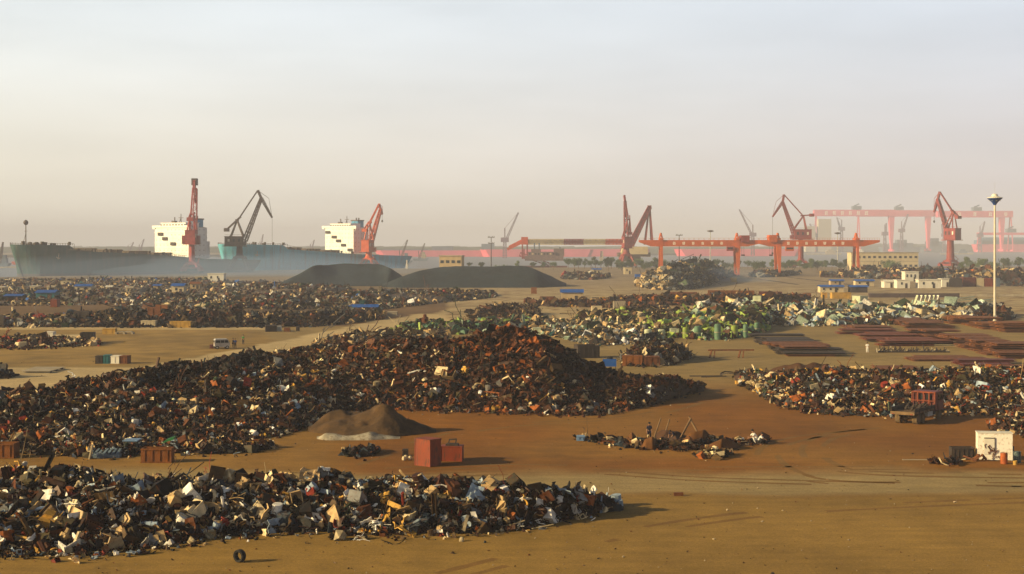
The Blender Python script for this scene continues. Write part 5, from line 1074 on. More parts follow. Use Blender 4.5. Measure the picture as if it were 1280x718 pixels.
# rusty slabs standing in the rows
def plate(x0, x1, yt, yb, m, label, th=.3, tilt=.12, group='rusty plates standing in rows', name='steel_plate', cat='plate'):
    p, w, s = spot(x0, x1, yb); h = (yb - yt) * s; mb = MB(); mb.add([(-w / 2, 0, 0), (w / 2, 0, 0), (w / 2, th, 0), (-w / 2, th, 0), (-w / 2, tilt * h, h), (w / 2, tilt * h, h * .97), (w / 2, tilt * h + th, h * .97), (-w / 2, tilt * h + th, h)], [(3, 2, 1, 0), (4, 5, 6, 7), (0, 1, 5, 4), (1, 2, 6, 5), (2, 3, 7, 6), (3, 0, 4, 7)])
    for k in range(1, int(w / 1.2)): x = -w / 2 + k * 1.2; mb.bar((x, -.06, .1), (x, tilt * h - .06, h * .93), .09)
    tag(mb.build(name, m, loc=p), label, cat, group)
plate(885, 943, 363, 377, M_rustbox, 'long orange-brown plate wall behind the green machines', .4, .05); plate(836, 872, 365, 380, M_rust, 'dark rust plate left of the long orange-brown plate wall'); plate(949, 978, 364.5, 379, M_maroon, 'dark maroon plate right of the long orange-brown plate wall', .4)
plate(889, 902, 366.5, 381, M_paleblue, 'pale blue-white panel standing in the rust row'); plate(184, 200, 384, 406, M_rust, 'dark brown plate at the left in the dark scrap row'); plate(92, 111, 389, 406, M_dark, 'large dark brown block wall in the dark scrap row at left', 1.5, .02); plate(194, 209, 381, 393, M_rustbox, 'orange-brown plate above the dark scrap row')
plate(0 - 6, 4, 394, 409, M_dark, 'black plate cut by the left edge beside the field', 1)
# steel stacks on the open yard
def stack(x0, x1, yt, yb, m, label, n=6, skew=0.0, cat='steel stack', name='steel_plate_stack', layers=3):
    p, w, s = spot(x0, x1, yb); d1 = dist(yt); dep = d1 - p.y; t = thing(name, label, cat, p, 0, 'stacks of steel plate and girders'); r = random.Random(int(x0)); h = .32
    for l in range(layers):
        for k in range(n):
            y = dep * k / n; a, b_ = -w / 2 * r.uniform(.5, 1), w / 2 * r.uniform(.5, 1)
            if l and r.random() < .35: continue
            ww = dep / n * .8; z = l * h + .02; mb = MB(); ang = r.gauss(0, .03) + skew
            c = Vector(((a + b_) / 2, y + ww / 2, 0)); mb.box(a, b_, y, y + ww, z, z + .06, ang, c); mb.box(a, b_, y + ww * .46, y + ww * .54, z + .06, z + .24, ang, c); mb.box(a, b_, y, y + ww, z + .24, z + .30, ang, c); mb.build('girder', m if r.random() < .8 else M_rust, t)
    return t
stack(977, 1066, 425, 446, M_dark, 'big stack of dark girders on the open yard, left of the person in white', 9, .01, layers=4); stack(1100, 1208, 416, 433, mat('red_oxide_steel', (.15, .04, .018), .8, dirt=RUST), 'red-brown steel plate stack at right, behind the spiky row', 7, .02); stack(1132, 1195, 401, 411, M_rust, 'dark brown plate stack in front of the pale heap', 5, 0, layers=4)
stack(1158, 1216, 427, 433, M_cream, 'thin cream painted plates in front of the red-brown stack', 2, -.01, layers=1); stack(1140, 1250, 446, 452, M_rust, 'thin rusty plates lying flat above the right scrap heap', 3, 0, layers=1); stack(1088, 1158, 459, 464, M_rust, 'short rusty plates at the top edge of the right scrap heap', 2, 0, layers=1); stack(1210, 1300, 453, 461, M_maroon, 'long maroon plates at the right above the scrap heap', 3, .01, layers=2)
stack(1248, 1320, 420, 449, M_rust, 'tall stack of brown steel plate at the right edge', 8, .01, layers=6); stack(1062, 1132, 405, 415, M_rust, 'low brown plate stack left of the maroon stack', 4, .01, layers=2); stack(590, 700, 401, 409, M_rust, 'long rusty plates behind the peak of the large heap', 4, .01, layers=3); stack(1246, 1300, 402, 416, M_rustbox, 'brown block stack at the right edge right of the floodlight mast', 4, 0, layers=6)
stack(590, 668, 393, 399.5, M_rust, 'rusty plates in front of the flat plate pile in the centre', 3, 0, layers=2); stack(14, 66, 461, 467, M_conc, 'flat pale slabs on the road at left', 3, .03, layers=1)
# spiky row of short posts
t = thing('frame_row', 'spiky row of short dark frames and stakes on the yard at right', 'frame row', G(1142, 441)); w = (1188 - 1098) * G(0, 441).y / F
for k in range(26): x = -w / 2 + w * k / 26; h = rnd.uniform(.5, 1.3); mb = MB(); mb.bar((x, 0, 0), (x + rnd.uniform(-.3, .3), .5, h), .14); mb.bar((x, .6, .1), (x + .4, 0, h * .7), .12); mb.build('stake', M_dark if k % 5 else M_conc, t)
MB().box(-w / 2, w / 2, -.1, 1.6, .02, .22).build('base_frame', M_dark, t)
# gate-like steel frame lying near the right
p, w, s = spot(885, 943, 447); t = thing('work_trestle', 'bare brown steel trestle on short legs on the open yard', 'trestle', p)
MB().bar((-w / 2, 0, 1.15), (w / 2, .4, 1.15), .3, .22).build('top_bar', M_rust, t)
for x in (-w * .42, w * .2): mb = MB(); mb.bar((x, 0, 1.1), (x - .5, -1.2, .05), .22); mb.bar((x + .5, 0, 1.1), (x + .2, -1.2, .05), .16); mb.build('leg', M_rust, t)
# loop of bent rail
mb = MB(); c = G(930, 471)
pts = [Vector((math.cos(a) * 3.2, math.sin(a) * 1.9, .25 + .35 * math.sin(a * 2) ** 2)) for a in [i * .3 for i in range(22)]]
for a, b_ in zip(pts, pts[1:]): mb.bar(a, b_, .14)
mb.bar((-3, -1, .2), (-7.4, -.2, .1), .14); mb.bar((-2.6, -1.4, .2), (-6, -1.7, .1), .12)
tag(mb.build('bent_rail', M_dark, loc=c), 'looped bent dark rail lying left of the right scrap heap', 'bent rail')

# crates, tanks and boxes, each its own thing
def crate(x0, x1, yt, yb, m, label, depth=None, rz=0, cat='crate', name='crate', lid=None, open_=False, ribs=3, group=None, z0=0):
    p, w, s = spot(x0, x1, yb); h = (yb - yt) * s * 1.0; d = depth or w * .8; p.z = z0
    h = max(.4, h - d * .0); t = thing(name, label, cat, p, rz, group); th = .06; mb = MB()
    if open_: mb.box(-w / 2, w / 2, 0, th, 0, h); mb.box(-w / 2, w / 2, d - th, d, 0, h); mb.box(-w / 2, -w / 2 + th, th, d - th, 0, h); mb.box(w / 2 - th, w / 2, th, d - th, 0, h); mb.box(-w / 2 + th, w / 2 - th, th, d - th, 0, .1)
    else: mb.box(-w / 2, w / 2, 0, d, 0, h)
    mb.build('body', m, t); mb = MB()
    for k in range(ribs): x = -w / 2 + w * (k + .5) / ribs; mb.box(x - .04, x + .04, -.05, -.003, .05, h - .05)
    for z in (.03, h - .12): mb.box(-w / 2 - .04, w / 2 + .04, -.07, -.052, z, z + .09)
    mb.build('frame_ribs', m, t)
    if lid: MB().box(-w / 2 - .06, w / 2 + .06, -.06, d + .06, h + .003, h + .09).build('lid', lid, t)
    return t
crate(176, 214, 561, 579, M_rustbox, 'wide orange-rust sheet crate between the two left heaps', 1.2, cat='crate', open_=True, ribs=4)
mb = MB(); mb.prism([(0, 0), (1.1, .35), (1.15, .6), (.45, .35)], 0, .9); p = G(200, 571); tag(mb.build('sheet', M_green, loc=(p.x, p.y + .2, 1.05)), 'bent green sheet lying on the wide orange-rust crate', 'sheet')
crate(-12, 17, 555, 573.5, M_rustbox, 'orange-rust crate cut by the left edge between the heaps', 1.5, open_=True)
crate(154, 171, 552, 565, M_dark, 'dark wire crate under a pale blue lid between the left heaps', 1.4, lid=M_paleblue)
mb = MB(); p = G(130, 573)
mb = MB(); mb.box(-1.3, 1.3, 0, 1.0, .02, .3); 
for k in range(7): mb.bar((-1.2 + k * .38, .1, .3), (-1.0 + k * .36, .9, .62), .2)
tag(mb.build('pallet_stack', mat('blue_grey_strapping', (.12, .17, .22), .6), loc=p), 'blue-grey flat bundle on the ground left of the dark wire crate', 'bundle')
p = G(112, 574); mb = MB(); mb.bar((0, 0, 0), (.25, 0, 1.2), .5, .1); tag(mb.build('board', M_cream, loc=p), 'upright cream board leaning near the left heap edge', 'board')
# red boxes
def red_box(px0, px1, yt, yb, ang, w, d, label, lid=False):
    p, _, s = spot(px0, px1, yb); h = (yb - yt) * s; t = thing('steel_tank', label, 'tank', p, ang, 'red steel boxes on the yard')
    MB().box(-w / 2, w / 2, 0, d, 0, h).build('body', M_redbox, t); mb = MB()
    for x in (-w / 2 - .02, w / 2 - .04): mb.box(x, x + .06, -.03, -.003, 0, h)
    mb.box(-w / 2 - .03, w / 2 + .03, -.04, d + .03, h + .003, h + .06); mb.build('edge_trim', M_redbox, t)
    if lid: mb = MB(); mb.box(-.5, .5, .2, d - .3, h + .06, h + .22); mb.bar((-.3, .5, h + .22), (-.2, .5, h + .6), .1); mb.bar((.3, .5, h + .22), (.35, .5, h + .55), .1); mb.bar((-.2, .5, h + .55), (.4, .5, h + .6), .12); mb.build('valve_gear', M_dark, t)
    return t
red_box(511, 545, 550, 583, R(-38), 1.65, 1.35, 'tall brick-red steel box, the nearer of the two red boxes'); red_box(551, 577, 559, 577, R(-6), 1.75, 1.3, 'low brick-red tank with black gear on its lid', True)
crate(503, 510, 562, 570, M_dark, 'small dark bin left of the tall red box', .5); crate(546, 549, 573, 580, M_black, 'black canister between the two red boxes', .4, ribs=1)
mb = MB()
for x, y in ((0, 0), (.5, .2), (.1, .7)): mb.lathe([(.02, .0), (.16, .05), (.18, .2), (.12, .34), (.02, .38)], 8, (x, y, 0))
tag(mb.build('bundle', M_cream, loc=G(505, 576)), 'small pale lumps beside the tall red box', 'lumps')
# tyre, brick
def tyre(px, yb, r, wd, label, rz, upright=True):
    n = 28; mb = MB(); prof = [(r * .62, -wd * .42), (r * .9, -wd * .5), (r, -wd * .36), (r, wd * .36), (r * .9, wd * .5), (r * .62, wd * .42), (r * .60, 0)]; vs = []
    for i in range(n):
        a = 2 * math.pi * i / n
        for k, (q, z) in enumerate(prof): q2 = q * (1 + (.012 if i % 2 and k in (2, 3) else 0)); vs.append((z, q2 * math.cos(a), q2 * math.sin(a) + r) if upright else (q2 * math.cos(a), q2 * math.sin(a), z + wd / 2))
    m_ = len(prof); mb.add(vs, [(i * m_ + k, i * m_ + (k + 1) % m_, ((i + 1) % n) * m_ + (k + 1) % m_, ((i + 1) % n) * m_ + k) for i in range(n) for k in range(m_)])
    o = mb.build('tyre', M_black, loc=G(px, yb)); o.rotation_euler = (0, 0, rz); tag(o, label, 'tyre'); return o
tyre(299.5, 703, .36, .34, 'lone black truck tyre standing on the bare ground in the foreground', R(62))
mb = MB(); mb.box(-.34, .34, -.12, .14, .01, .24); mb.box(-.30, .30, -.122, .142, .06, .1); mb.v = [(x, y + x * .08, z) for x, y, z in mb.v]; tag(mb.build('wooden_block', M_rust, loc=G(848, 620)), 'single dark red-brown block lying alone on the concrete road', 'block')
# white cabinet group
p, w, s = spot(1223, 1265, 576); h = 2.25; t = thing('cabinet', 'large white battered steel cabinet with rust marks at right', 'cabinet', p, R(-9))
MB().box(-w / 2, w / 2, 0, 1.1, .05, h).build('body', mat('white_chipped_enamel', (.80, .76, .66), .5, dirt=(.35, .2, .12), dirt_amt=.6, scale=.9, var=.08), t)
dr = MB().box(-w / 2 + .5, -w / 2 + 1.35, -.035, -.003, .5, h - .3).build('door', M_white, t); mb = MB(); mb.box(-w / 2 + .5, -w / 2 + 1.4, -.06, -.036, h - .42, h - .36); mb.box(-w / 2 + 1.34, -w / 2 + 1.4, -.06, -.036, .5, h - .42); mb.tube((-w / 2 + .8, -.06, 1.2), (-w / 2 + 1.0, -.06, .9), .05); mb.build('door_rim', M_dark, dr)
mb = MB(); r = random.Random(4)
for k in range(26): x, z = r.gauss(-.25, .28), abs(r.gauss(.5, .4)) + .15; a = r.uniform(0, 3); q = r.uniform(.05, .17); mb.bar((x - q * math.cos(a), -.06, z - q * math.sin(a)), (x + q * math.cos(a), -.06, z + q * math.sin(a)), .045)
mb.build('rust_scab', M_rust, t); mb = MB(); mb.box(-w / 2 - .04, w / 2 + .04, -.04, 1.14, h + .003, h + .07); mb.build('top_rim', M_white, t)
def drum(px, yb, m, label, r=.29, h=.9):
    t = thing('oil_drum', label, 'oil drum', G(px, yb), rnd.uniform(0, 3), 'oil drums beside the white cabinet'); MB().lathe([(r * .97, 0), (r, .02), (r, h * .33), (r * 1.05, h * .35), (r, h * .37), (r, h * .63), (r * 1.05, h * .65), (r, h * .67), (r, h - .03), (r * .97, h), (r * .9, h), (r * .88, h - .03)], 18).build('body', m, t)
    MB().lathe([(.045, h - .03), (.045, h + .015)], 8, (r * .6, 0, 0)).build('bung', M_dark, t)
drum(1255, 580, mat('orange_drum_paint', (.34, .08, .015), .55, dirt=RUST, scale=3), 'orange oil drum in front of the white cabinet'); drum(1263, 572, M_navy, 'dark blue oil drum at the right corner of the white cabinet', .3, .95)
drum(1271.5, 579, mat('dark_drum_paint', (.03, .06, .07), .5, dirt=(.4, .4, .35), scale=3), 'dark drum with pale band right of the orange drum', .3, .95); drum(1269, 581.5, M_yellow, 'short yellow can in front of the dark drum', .17, .35)
crate(1190, 1218, 560, 575, M_dark, 'black open steel bin left of the white cabinet', 1.1, R(-4), open_=True, ribs=5); crate(1219, 1224, 561, 572, M_yellow, 'small yellow box wedged beside the white cabinet', .4, ribs=1)
mb = MB(); 
for k in range(7): mb.bar((rnd.gauss(0, .3), rnd.gauss(0, .3), .1), (rnd.gauss(.3, .4), rnd.gauss(0, .3), rnd.uniform(.2, .7)), .14)
tag(mb.build('sack', M_rust, loc=G(1222, 577)), 'small heap of rusty offcuts at the foot of the white cabinet', 'offcuts')
tag(MB().box(-1.6, 1.6, -.06, .06, .01, .08).build('plank', M_conc, loc=G(1152, 575.5)), 'pale plank lying flat left of the black open bin', 'plank')
crate(721, 731, 545, 551.5, M_paleblue, 'pale blue box at the left end of the workers litter', .6, ribs=2); crate(759, 770, 546, 554, M_cream, 'cream box left of the workers', .5, R(8), ribs=2); crate(920, 930, 548, 554, M_white, 'flat white box right of the soil cones', .5, R(-8), ribs=1)
for q, (a, b_, lab) in enumerate([((815, 555, 0), (826, 523, 3), 'thin stick leaning left beside the dark soil mound'), ((829, 549, 0), (837, 524, 2.4), 'thin stick leaning right behind the dark soil mound'), ((848, 553, 0), (864, 523, 3), 'thick stick leaning over the worker in blue'), ((872, 541, 0), (861, 521, 2), 'thin wire stay crossing the thick stick')]):
    A = G(a[0], a[1]); Y = A.y + .5; B = Vector((wx(b_[0], Y), Y, wz(b_[1], Y))); mb = MB(); mb.bar(A, B, .09 if 'thick' not in lab else .14); tag(mb.build('pole', M_wood), lab, 'stick', 'leaning sticks around the workers')
# blue board with legs
p, w, s = spot(753.5, 770.5, 461.5); t = thing('sign_board', 'blank bright blue board on two short legs right of the peak', 'board', p, R(4)); MB().box(-w / 2, w / 2, 0, .05, .35, 1.45).build('panel', M_blue, t)
for x in (-w / 2 + .12, w / 2 - .12): MB().box(x - .04, x + .04, .052, .12, 0, 1.3).build('leg', M_dark, t)
# rusty pressed cubes in front of the brown pile
crate(778, 803, 445, 458, M_rustbox, 'orange-rust pressed cube in front of the brown pile, left one', 2, R(-6), ribs=3); crate(804, 825, 446, 458, M_rust, 'dark rust pressed cube in front of the brown pile, right one', 2, R(4), ribs=3)
tyre(762, 449, .5, .4, 'tyre ring lying behind the blue board', R(20), False)
crate(722, 750, 432, 448, M_dark, 'dark green-grey machine crate behind the tall peak', 3, R(10), ribs=5, open_=True)
# pale cylinders in the green row
def tank(px, yb, yt, m, label, rw): p = G(px, yb); s = p.y / F; h = (yb - yt) * s * .78; t = thing('storage_tank', label, 'tank', p, 0, 'upright tanks in the green row'); MB().lathe([(rw, 0), (rw, h * .9), (rw * .8, h * .97), (rw * .2, h)], 16).build('body', m, t); MB().lathe([(rw * 1.04, h * .45), (rw * 1.04, h * .5)], 16).build('band', M_conc, t); MB().lathe([(rw * .2, h + .003), (rw * .2, h + .25)], 8).build('cap', M_dark, t)
M_mint = mat('mint_enamel', (.46, .50, .34), .5, dirt=(.2, .16, .1), scale=1); M_lime = mat('lime_green_enamel', (.20, .27, .04), .5, dirt=(.1, .12, .05), scale=1); M_seagr = mat('sea_green_enamel', (.09, .18, .11), .5, dirt=(.1, .12, .08), scale=1)
tank(810, 424, 408, M_mint, 'pale mint upright tank, left of three in the green row', .7); tank(827, 423, 408.5, M_mint, 'pale mint upright tank, middle of three in the green row', .7); crate(838, 849, 411, 421, M_mint, 'short pale mint box right of the two mint tanks', 1.4, ribs=1)
tank(515, 415, 402, M_teal, 'dark teal upright tank beside the road, above the left shoulder of the heap', 1.0)
for i, (px, yb, yt, m_, lb) in enumerate([(857, 423, 405, M_lime, 'lime green machine tank third from the left of the green heap'), (872, 424, 403, M_seagr, 'sea green upright tank in the middle of the green heap'), (897, 425, 399, M_seagr, 'tall sea green tank in the right half of the green heap'), (918, 423, 402, M_lime, 'lime green upright tank in the right half of the green heap'), (932, 422, 401, M_seagr, 'sea green tank near the right end of the green heap'), (946, 418, 399, M_seagr, 'last sea green tank at the right end of the green heap'),
                                          (592, 410, 401, M_lime, 'lime green tank behind the olive sheets, left'), (640 - 14, 409, 400, M_lime, 'pair-left lime green tank behind the large heap'), (640 - 2, 409, 400.5, M_mint, 'mint tank right of the lime green tank behind the large heap'), (580, 411, 404, M_seagr, 'sea green tank left of the lime green tank behind the olive sheets')]): tank(px, yb, yt, m_, lb, rnd.uniform(.45, .7))
crate(666, 676, 410, 420, M_mint, 'grey-green box beside the tall peak', 1.5, ribs=1); crate(755, 770, 407, 416, M_teal, 'teal machine box behind the blue board', 3, R(10), ribs=2); crate(767, 777, 404.5, 413, mat('vivid_green_paint', (.02, .36, .03), .5), 'vivid green box on the heap behind the blue board', 1.5, R(-10), ribs=1)
crate(425, 432, 418, 425, M_redbox, 'small red box by the road on the olive heap', 1, ribs=1)
# field things on the left
crate(119, 128, 445, 455, M_dark, 'small dark engine left of the blue-black drum on the field edge', 1.2, ribs=1); crate(129, 137, 444, 455, M_teal, 'dark teal cube on the field edge', 1.4, ribs=2); crate(138, 149, 445, 455, M_white, 'white cube left of the brown cube at the field edge', 1.7, R(-5), ribs=1); crate(149.5, 159, 445, 455, M_rust, 'brown cube right of the white cube at the field edge', 1.7, R(-5), ribs=2)
crate(55, 66, 415, 423, M_white, 'white crate standing on the field junk at left', 2, ribs=1); crate(24, 33, 428, 437, M_cream, 'cream crate at the front of the field junk', 1.6, R(20), ribs=1); crate(100, 116, 416, 429, M_dark, 'dark open frame crate on the field', 2.6, R(5), open_=True, ribs=4); crate(58, 76, 423, 430, M_rustbox, 'orange-brown and dark crate in the field junk', 2, ribs=2)
beam_run(66, 100, 419, 425, M_cream, 'cream beams on the field left of the dark open frame', 'beam_stack', 'beams'); beam_run(34, 58, 424, 429, M_cream, 'short cream beams at the front of the field junk', 'beam_stack', 'beams'); beam_run(145, 165, 414.5, 418, M_conc, 'grey beams lying by the field road', 'beam_stack', 'beams'); crate(128, 144, 411, 418, M_yellow, 'yellow-brown hopper by the field road', 1.6, ribs=2)
crate(212, 238, 402, 410, M_yellow, 'yellow frame boxes at the foot of the dark row', 2, open_=True, ribs=5); crate(176, 194, 401, 409, M_cream, 'cream trough at the foot of the dark row', 2, ribs=4); crate(332, 346, 407, 415, M_dark, 'dark bin on the grass strip beside the road', 2.5, R(12), ribs=2); crate(345, 351, 408, 414, M_white, 'small white box beside the dark bin by the road', 1.3, ribs=1)
crate(355, 362, 410, 415, M_rust, 'little rusty box on the grass strip beside the road', 1, ribs=1); crate(370, 374, 408, 414, M_dark, 'small dark post box on the grass strip beside the road', .8, ribs=1)
crate(63, 71, 374.5, 384, M_redbox, 'faded red cylinder-like crate at far left', 3, ribs=1); crate(334, 342, 374, 384, M_redbox, 'small red crate in the brown scrap field', 3, ribs=1)
crate(484, 496, 390, 396, M_conc, 'pale grey tank box beside the blue canopy', 3, ribs=2); crate(664, 671, 359.5, 367.5, M_rustbox, 'orange site machine on the tan ground right of the coal', 2.5, ribs=1); crate(1204, 1220, 347, 358.5, M_maroon, 'maroon shipping container behind the floodlight mast, left one', 5, ribs=8, cat='container', name='shipping_container'); crate(1231, 1241, 348, 358.5, M_redbox, 'red shipping container just left of the floodlight mast', 5, ribs=6, cat='container', name='shipping_container')
crate(1221, 1230, 348, 358.5, M_cream, 'cream shipping container between the two red containers', 5, ribs=6, cat='container', name='shipping_container'); crate(1188, 1203, 348, 359, M_dark, 'dark open shed-like container right of the white sheds', 5, open_=True, ribs=5, cat='container', name='shipping_container'); crate(1243, 1250, 348, 358.5, M_bluegrey, 'blue-grey container behind the floodlight mast', 5, ribs=4, cat='container', name='shipping_container')
crate(740, 752, 383, 391, M_cream, 'tan covered load left of the white posts in the centre', 3, ribs=1); crate(767, 782, 377, 388, M_conc, 'white-barred cage in the centre', 2.5, open_=True, ribs=5); crate(665, 672, 373, 379, M_cream, 'small cream crate at the left end of the centre row', 2, ribs=1); crate(675, 694, 371, 380, M_rust, 'brown machine left of the centre blue roofed shed', 3, ribs=4)
crate(794, 803, 343, 349.5, M_blue, 'bright blue box left of the slate dump heap', 3, ribs=1, z0=0); crate(914, 921, 347.5, 353, M_yellow, 'orange-yellow round bin under the tapered gantry leg', 2.4, ribs=1); crate(1026, 1036, 339, 346, M_yellow, 'yellow-brown box at the left end of the dark bank', 3, ribs=1); crate(1028, 1034, 366, 373, M_yellow, 'tan crate below the left blue roofs, right one', 2.5, ribs=1); crate(1006, 1014, 367, 373, M_rustbox, 'tan crate below the left blue roofs, left one', 2.5, ribs=1)
crate(1040, 1064, 366, 373.5, M_yellow, 'long yellow-brown frame below the right blue roofs', 3, open_=True, ribs=5); crate(1074, 1086, 377, 386, M_mint, 'big cream-mint folded box on the pale heap', 3.5, R(25), ribs=2, z0=1.5); crate(900 + 116, 1024, 391, 400, M_white, 'bright white block in the front of the pale heap', 2.2, R(-20), ribs=1, z0=.6)
crate(984, 995, 388, 397, M_mint, 'pale mint tilted slab box left in the pale heap', 2.4, R(-20), ribs=1, z0=.8); crate(941, 951, 376, 386, M_mint, 'pale mint sheet box at the left top of the pale heap', 2.2, R(-15), ribs=1, z0=1.3)
for i in range(6):                       # tilted cream boards in a row
    px = 1143 + i * 5.2; p = G(px, 390); mb = MB(); mb.bar((0, 0, 0), (.9, .3, 2.4), .9, .15); tag(mb.build('board', M_white if i % 2 else M_mint, loc=(p.x, p.y, 2.0)), ('first', 'second', 'third', 'fourth', 'fifth', 'sixth')[i] + ' from the left of the tilted pale boards on the pale heap', 'board', 'tilted pale boards on the pale heap')
for i, (px, pz, ln) in enumerate([(1245 - 60, 388, 16), (1215, 392, 12)]):
    p = G(px, pz); mb = MB(); mb.truss((-ln / 2, 0, 1.6), (ln / 2, 2, 3.4), .7, .7, .14, 8); tag(mb.build('lattice_beam', mat('pale_grey_green_paint', (.25, .30, .25), .6), loc=p), ['long grey-green lattice beam across the pale heap', 'short grey-green lattice beam near the floodlight mast'][i], 'beam')
for x0, x1, yb, lab in ((536, 553, 377, 'long pale blue sheet roof beside the road'), (560, 570, 375, 'short pale blue sheet beside the road, right of the long one'), (488, 496, 381, 'small pale blue sheet above the blue canopy'), (410, 418, 381, 'pale blue sheet in the brown scrap field, right one'), (388, 396, 381, 'pale blue sheet in the brown scrap field, left one'), (446, 454, 380, 'small pale blue sheet just above the bright blue canopy')): shed(x0, x1, yb - 5, yb, M_paleblue, M_wall, lab, 4, 'canopy', True)

# ================================================================ VEHICLES
def wheel(parent, x, y, r, w, m_t=None):
    """wheel with its axle along local y"""
    tb = MB().tube((x, y - w / 2, r), (x, y + w / 2, r), r, n=20).build('wheel', m_t or M_black, parent); s = -1 if y < 0 else 1
    MB().tube((x, y + s * (w / 2 + .001), r), (x, y + s * (w / 2 + .03), r), r * .55, r * .45, n=14).build('rim', M_steel if not m_t else M_wood, tb)
def truck():
    p = G(1131, 530.5); t = thing('truck', 'old flatbed truck with red cab parked in front of the right scrap heap', 'truck', p, math.atan2(.80, .60))
    # +x local is forward; rear end at x=0
    mb = MB()
    for s in (-.45, .45): mb.box(-.2, 7.2, s - .08, s + .08, .75, 1.0)
    for x in (0, 2.2, 4.4, 6.6): mb.box(x, x + .12, -.37, .37, .78, .96)
    mb.build('chassis', M_dark, t)
    mb = MB(); mb.box(-.6, 5.0, -1.25, 1.25, 1.12, 1.27); mb.box(-.66, -.601, -1.25, 1.25, 1.0, 1.3)
    for k in range(9): mb.box(-.5 + k * .62, -.42 + k * .62, -1.2, 1.2, 1.02, 1.118)
    mb.build('flatbed', mat('dusty_bed_steel', (.16, .10, .045), .8, dirt=RUST), t)
    mb = MB(); mb.box(-.55, 5, 1.18, 1.25, 1.272, 1.7); mb.box(-.55, 5, -1.25, -1.18, 1.272, 1.62)
    for k in range(6):
        for s in (-1.29, 1.25): mb.box(-.4 + k, -.32 + k, s, s + .04, 1.1, 1.75)
    mb.build('side_board', M_dark, t)
    mb = MB()
    for y in (-1.2, -.6, 0, .6, 1.2): mb.box(4.85, 4.97, y - .05, y + .05, 1.272, 2.75)
    mb.box(4.83, 4.99, -1.28, 1.28, 2.75, 2.87); mb.box(4.86, 4.96, -1.2, 1.2, 1.9, 1.98); mb.build('headboard', mat('rusty_orange_frame', (.20, .04, .012), .7, dirt=RUST), t)
    cabm = mat('truck_red_paint', (.12, .012, .010), .5, dirt=(.15, .06, .03), scale=1.5)
    mb = MB(); mb.prism([(5.15, .95), (7.35, .95), (7.4, 1.9), (7.1, 2.85), (5.15, 2.9)], -1.2, 1.2); cab = mb.build('cab', cabm, t)
    MB().box(5.09, 5.145, -.8, -.1, 2.05, 2.6).build('rear_window', M_glass, cab); MB().box(5.09, 5.145, .1, .8, 2.05, 2.6).build('rear_window', M_glass, cab)
    for s in (-1, 1):
        d = MB().box(5.7, 6.9, min(s * 1.203, s * 1.24), max(s * 1.203, s * 1.24), 1.05, 1.95).build('door', cabm, cab); MB().prism([(5.75, 2.0), (6.95, 2.0), (6.8, 2.6), (5.75, 2.6)], min(s * 1.203, s * 1.235), max(s * 1.203, s * 1.235)).build('side_window', M_glass, cab)
        MB().box(7.41, 7.46, s * .9 - .18, s * .9 + .18, 1.1, 1.4).build('headlight', M_steel, cab); MB().bar((7.2, s * 1.25, 2.1), (7.3, s * 1.55, 2.2), .12, .35).build('mirror', M_dark, cab)
    mb = MB(); mb.box(7.36, 7.45, -1.0, 1.0, 1.95, 2.7); mb.build('windscreen', M_glass, cab); MB().box(7.36, 7.6, -1.2, 1.2, .55, .9).build('bumper', M_dark, t)
    mudm = mat('muddy_tyre', (.13, .085, .04), .95, scale=4)
    for s in (-1, 1):
        wheel(t, .7, s * 1.02, .5, .24, mudm); wheel(t, .7, s * .76, .5, .24, mudm); wheel(t, 2.0, s * 1.02, .5, .24, mudm); wheel(t, 2.0, s * .76, .5, .24, mudm); wheel(t, 6.3, s * 1.05, .5, .28, mudm); MB().box(-.67, -.661, s * .95 - .12, s * .95 + .12, 1.03, 1.12).build('tail_light', M_redbox, t)
    MB().tube((.7, -.7, .5), (.7, .7, .5), .1).build('axle', mudm, t); MB().box(3.2, 4.5, -1.15, -.6, .55, 1.0).build('fuel_tank', M_steel, t); return t
truck()
# load on the truck: dark bundle
mb = MB(); p = G(1131, 530.5); r = random.Random(2)
for k in range(22): x, y = r.uniform(1.0, 4.2), r.uniform(-.9, .9); mb.bar((x, y, 1.32), (x + r.uniform(.3, .9), y + r.gauss(0, .3), 1.45 + r.random() * .35), .2, .12)
o = mb.build('scrap_load', M_dark, loc=p); o.rotation_euler = (0, 0, math.atan2(.80, .60)); tag(o, 'dark jumble of scrap lying on the flatbed of the truck', 'scrap load')
def van():
    p = G(277, 436.3); t = thing('van', 'dusty silver minivan with its doors facing the camera at the road edge', 'van', p, R(20)); pm = mat('dusty_silver_paint', (.42, .40, .38), .4, dirt=(.3, .22, .14), scale=1)
    mb = MB(); mb.prism([(-1.25, .35), (1.2, .35), (1.32, .9), (1.0, 1.55), (.85, 1.72), (-1.1, 1.74), (-1.28, 1.5)], -.8, .8); b_ = mb.build('body', pm, t)
    for s in (-1, 1):
        for x0, x1 in ((-1.1, -.35), (-.27, .35), (.42, .92)): MB().prism([(x0, 1.08), (x1 + (.12 if x1 > .8 else 0), 1.08), (x1, 1.52), (x0, 1.52)], min(s * .803, s * .82), max(s * .803, s * .82)).build('side_window', M_glass, b_)
        for x in (-.85, .85): wheel(t, x, s * .74, .3, .18)
        MB().box(1.29, 1.34, s * .55 - .12, s * .55 + .12, .78, .92).build('headlight', M_steel, b_); MB().box(-1.30, -1.27, s * .6 - .08, s * .6 + .08, .8, 1.1).build('tail_light', M_redbox, b_)
    MB().add([(1.335, -.65, .98), (1.335, .65, .98), (1.05, .6, 1.56), (1.05, -.6, 1.56)], [(0, 1, 2, 3)]).build('windscreen', M_glass, b_); MB().box(-1.31, -1.27, -.6, .6, 1.12, 1.5).build('rear_window', M_glass, b_); MB().box(-1.36, -1.27, -.78, .78, .36, .5).build('bumper', M_dark, t)
van()
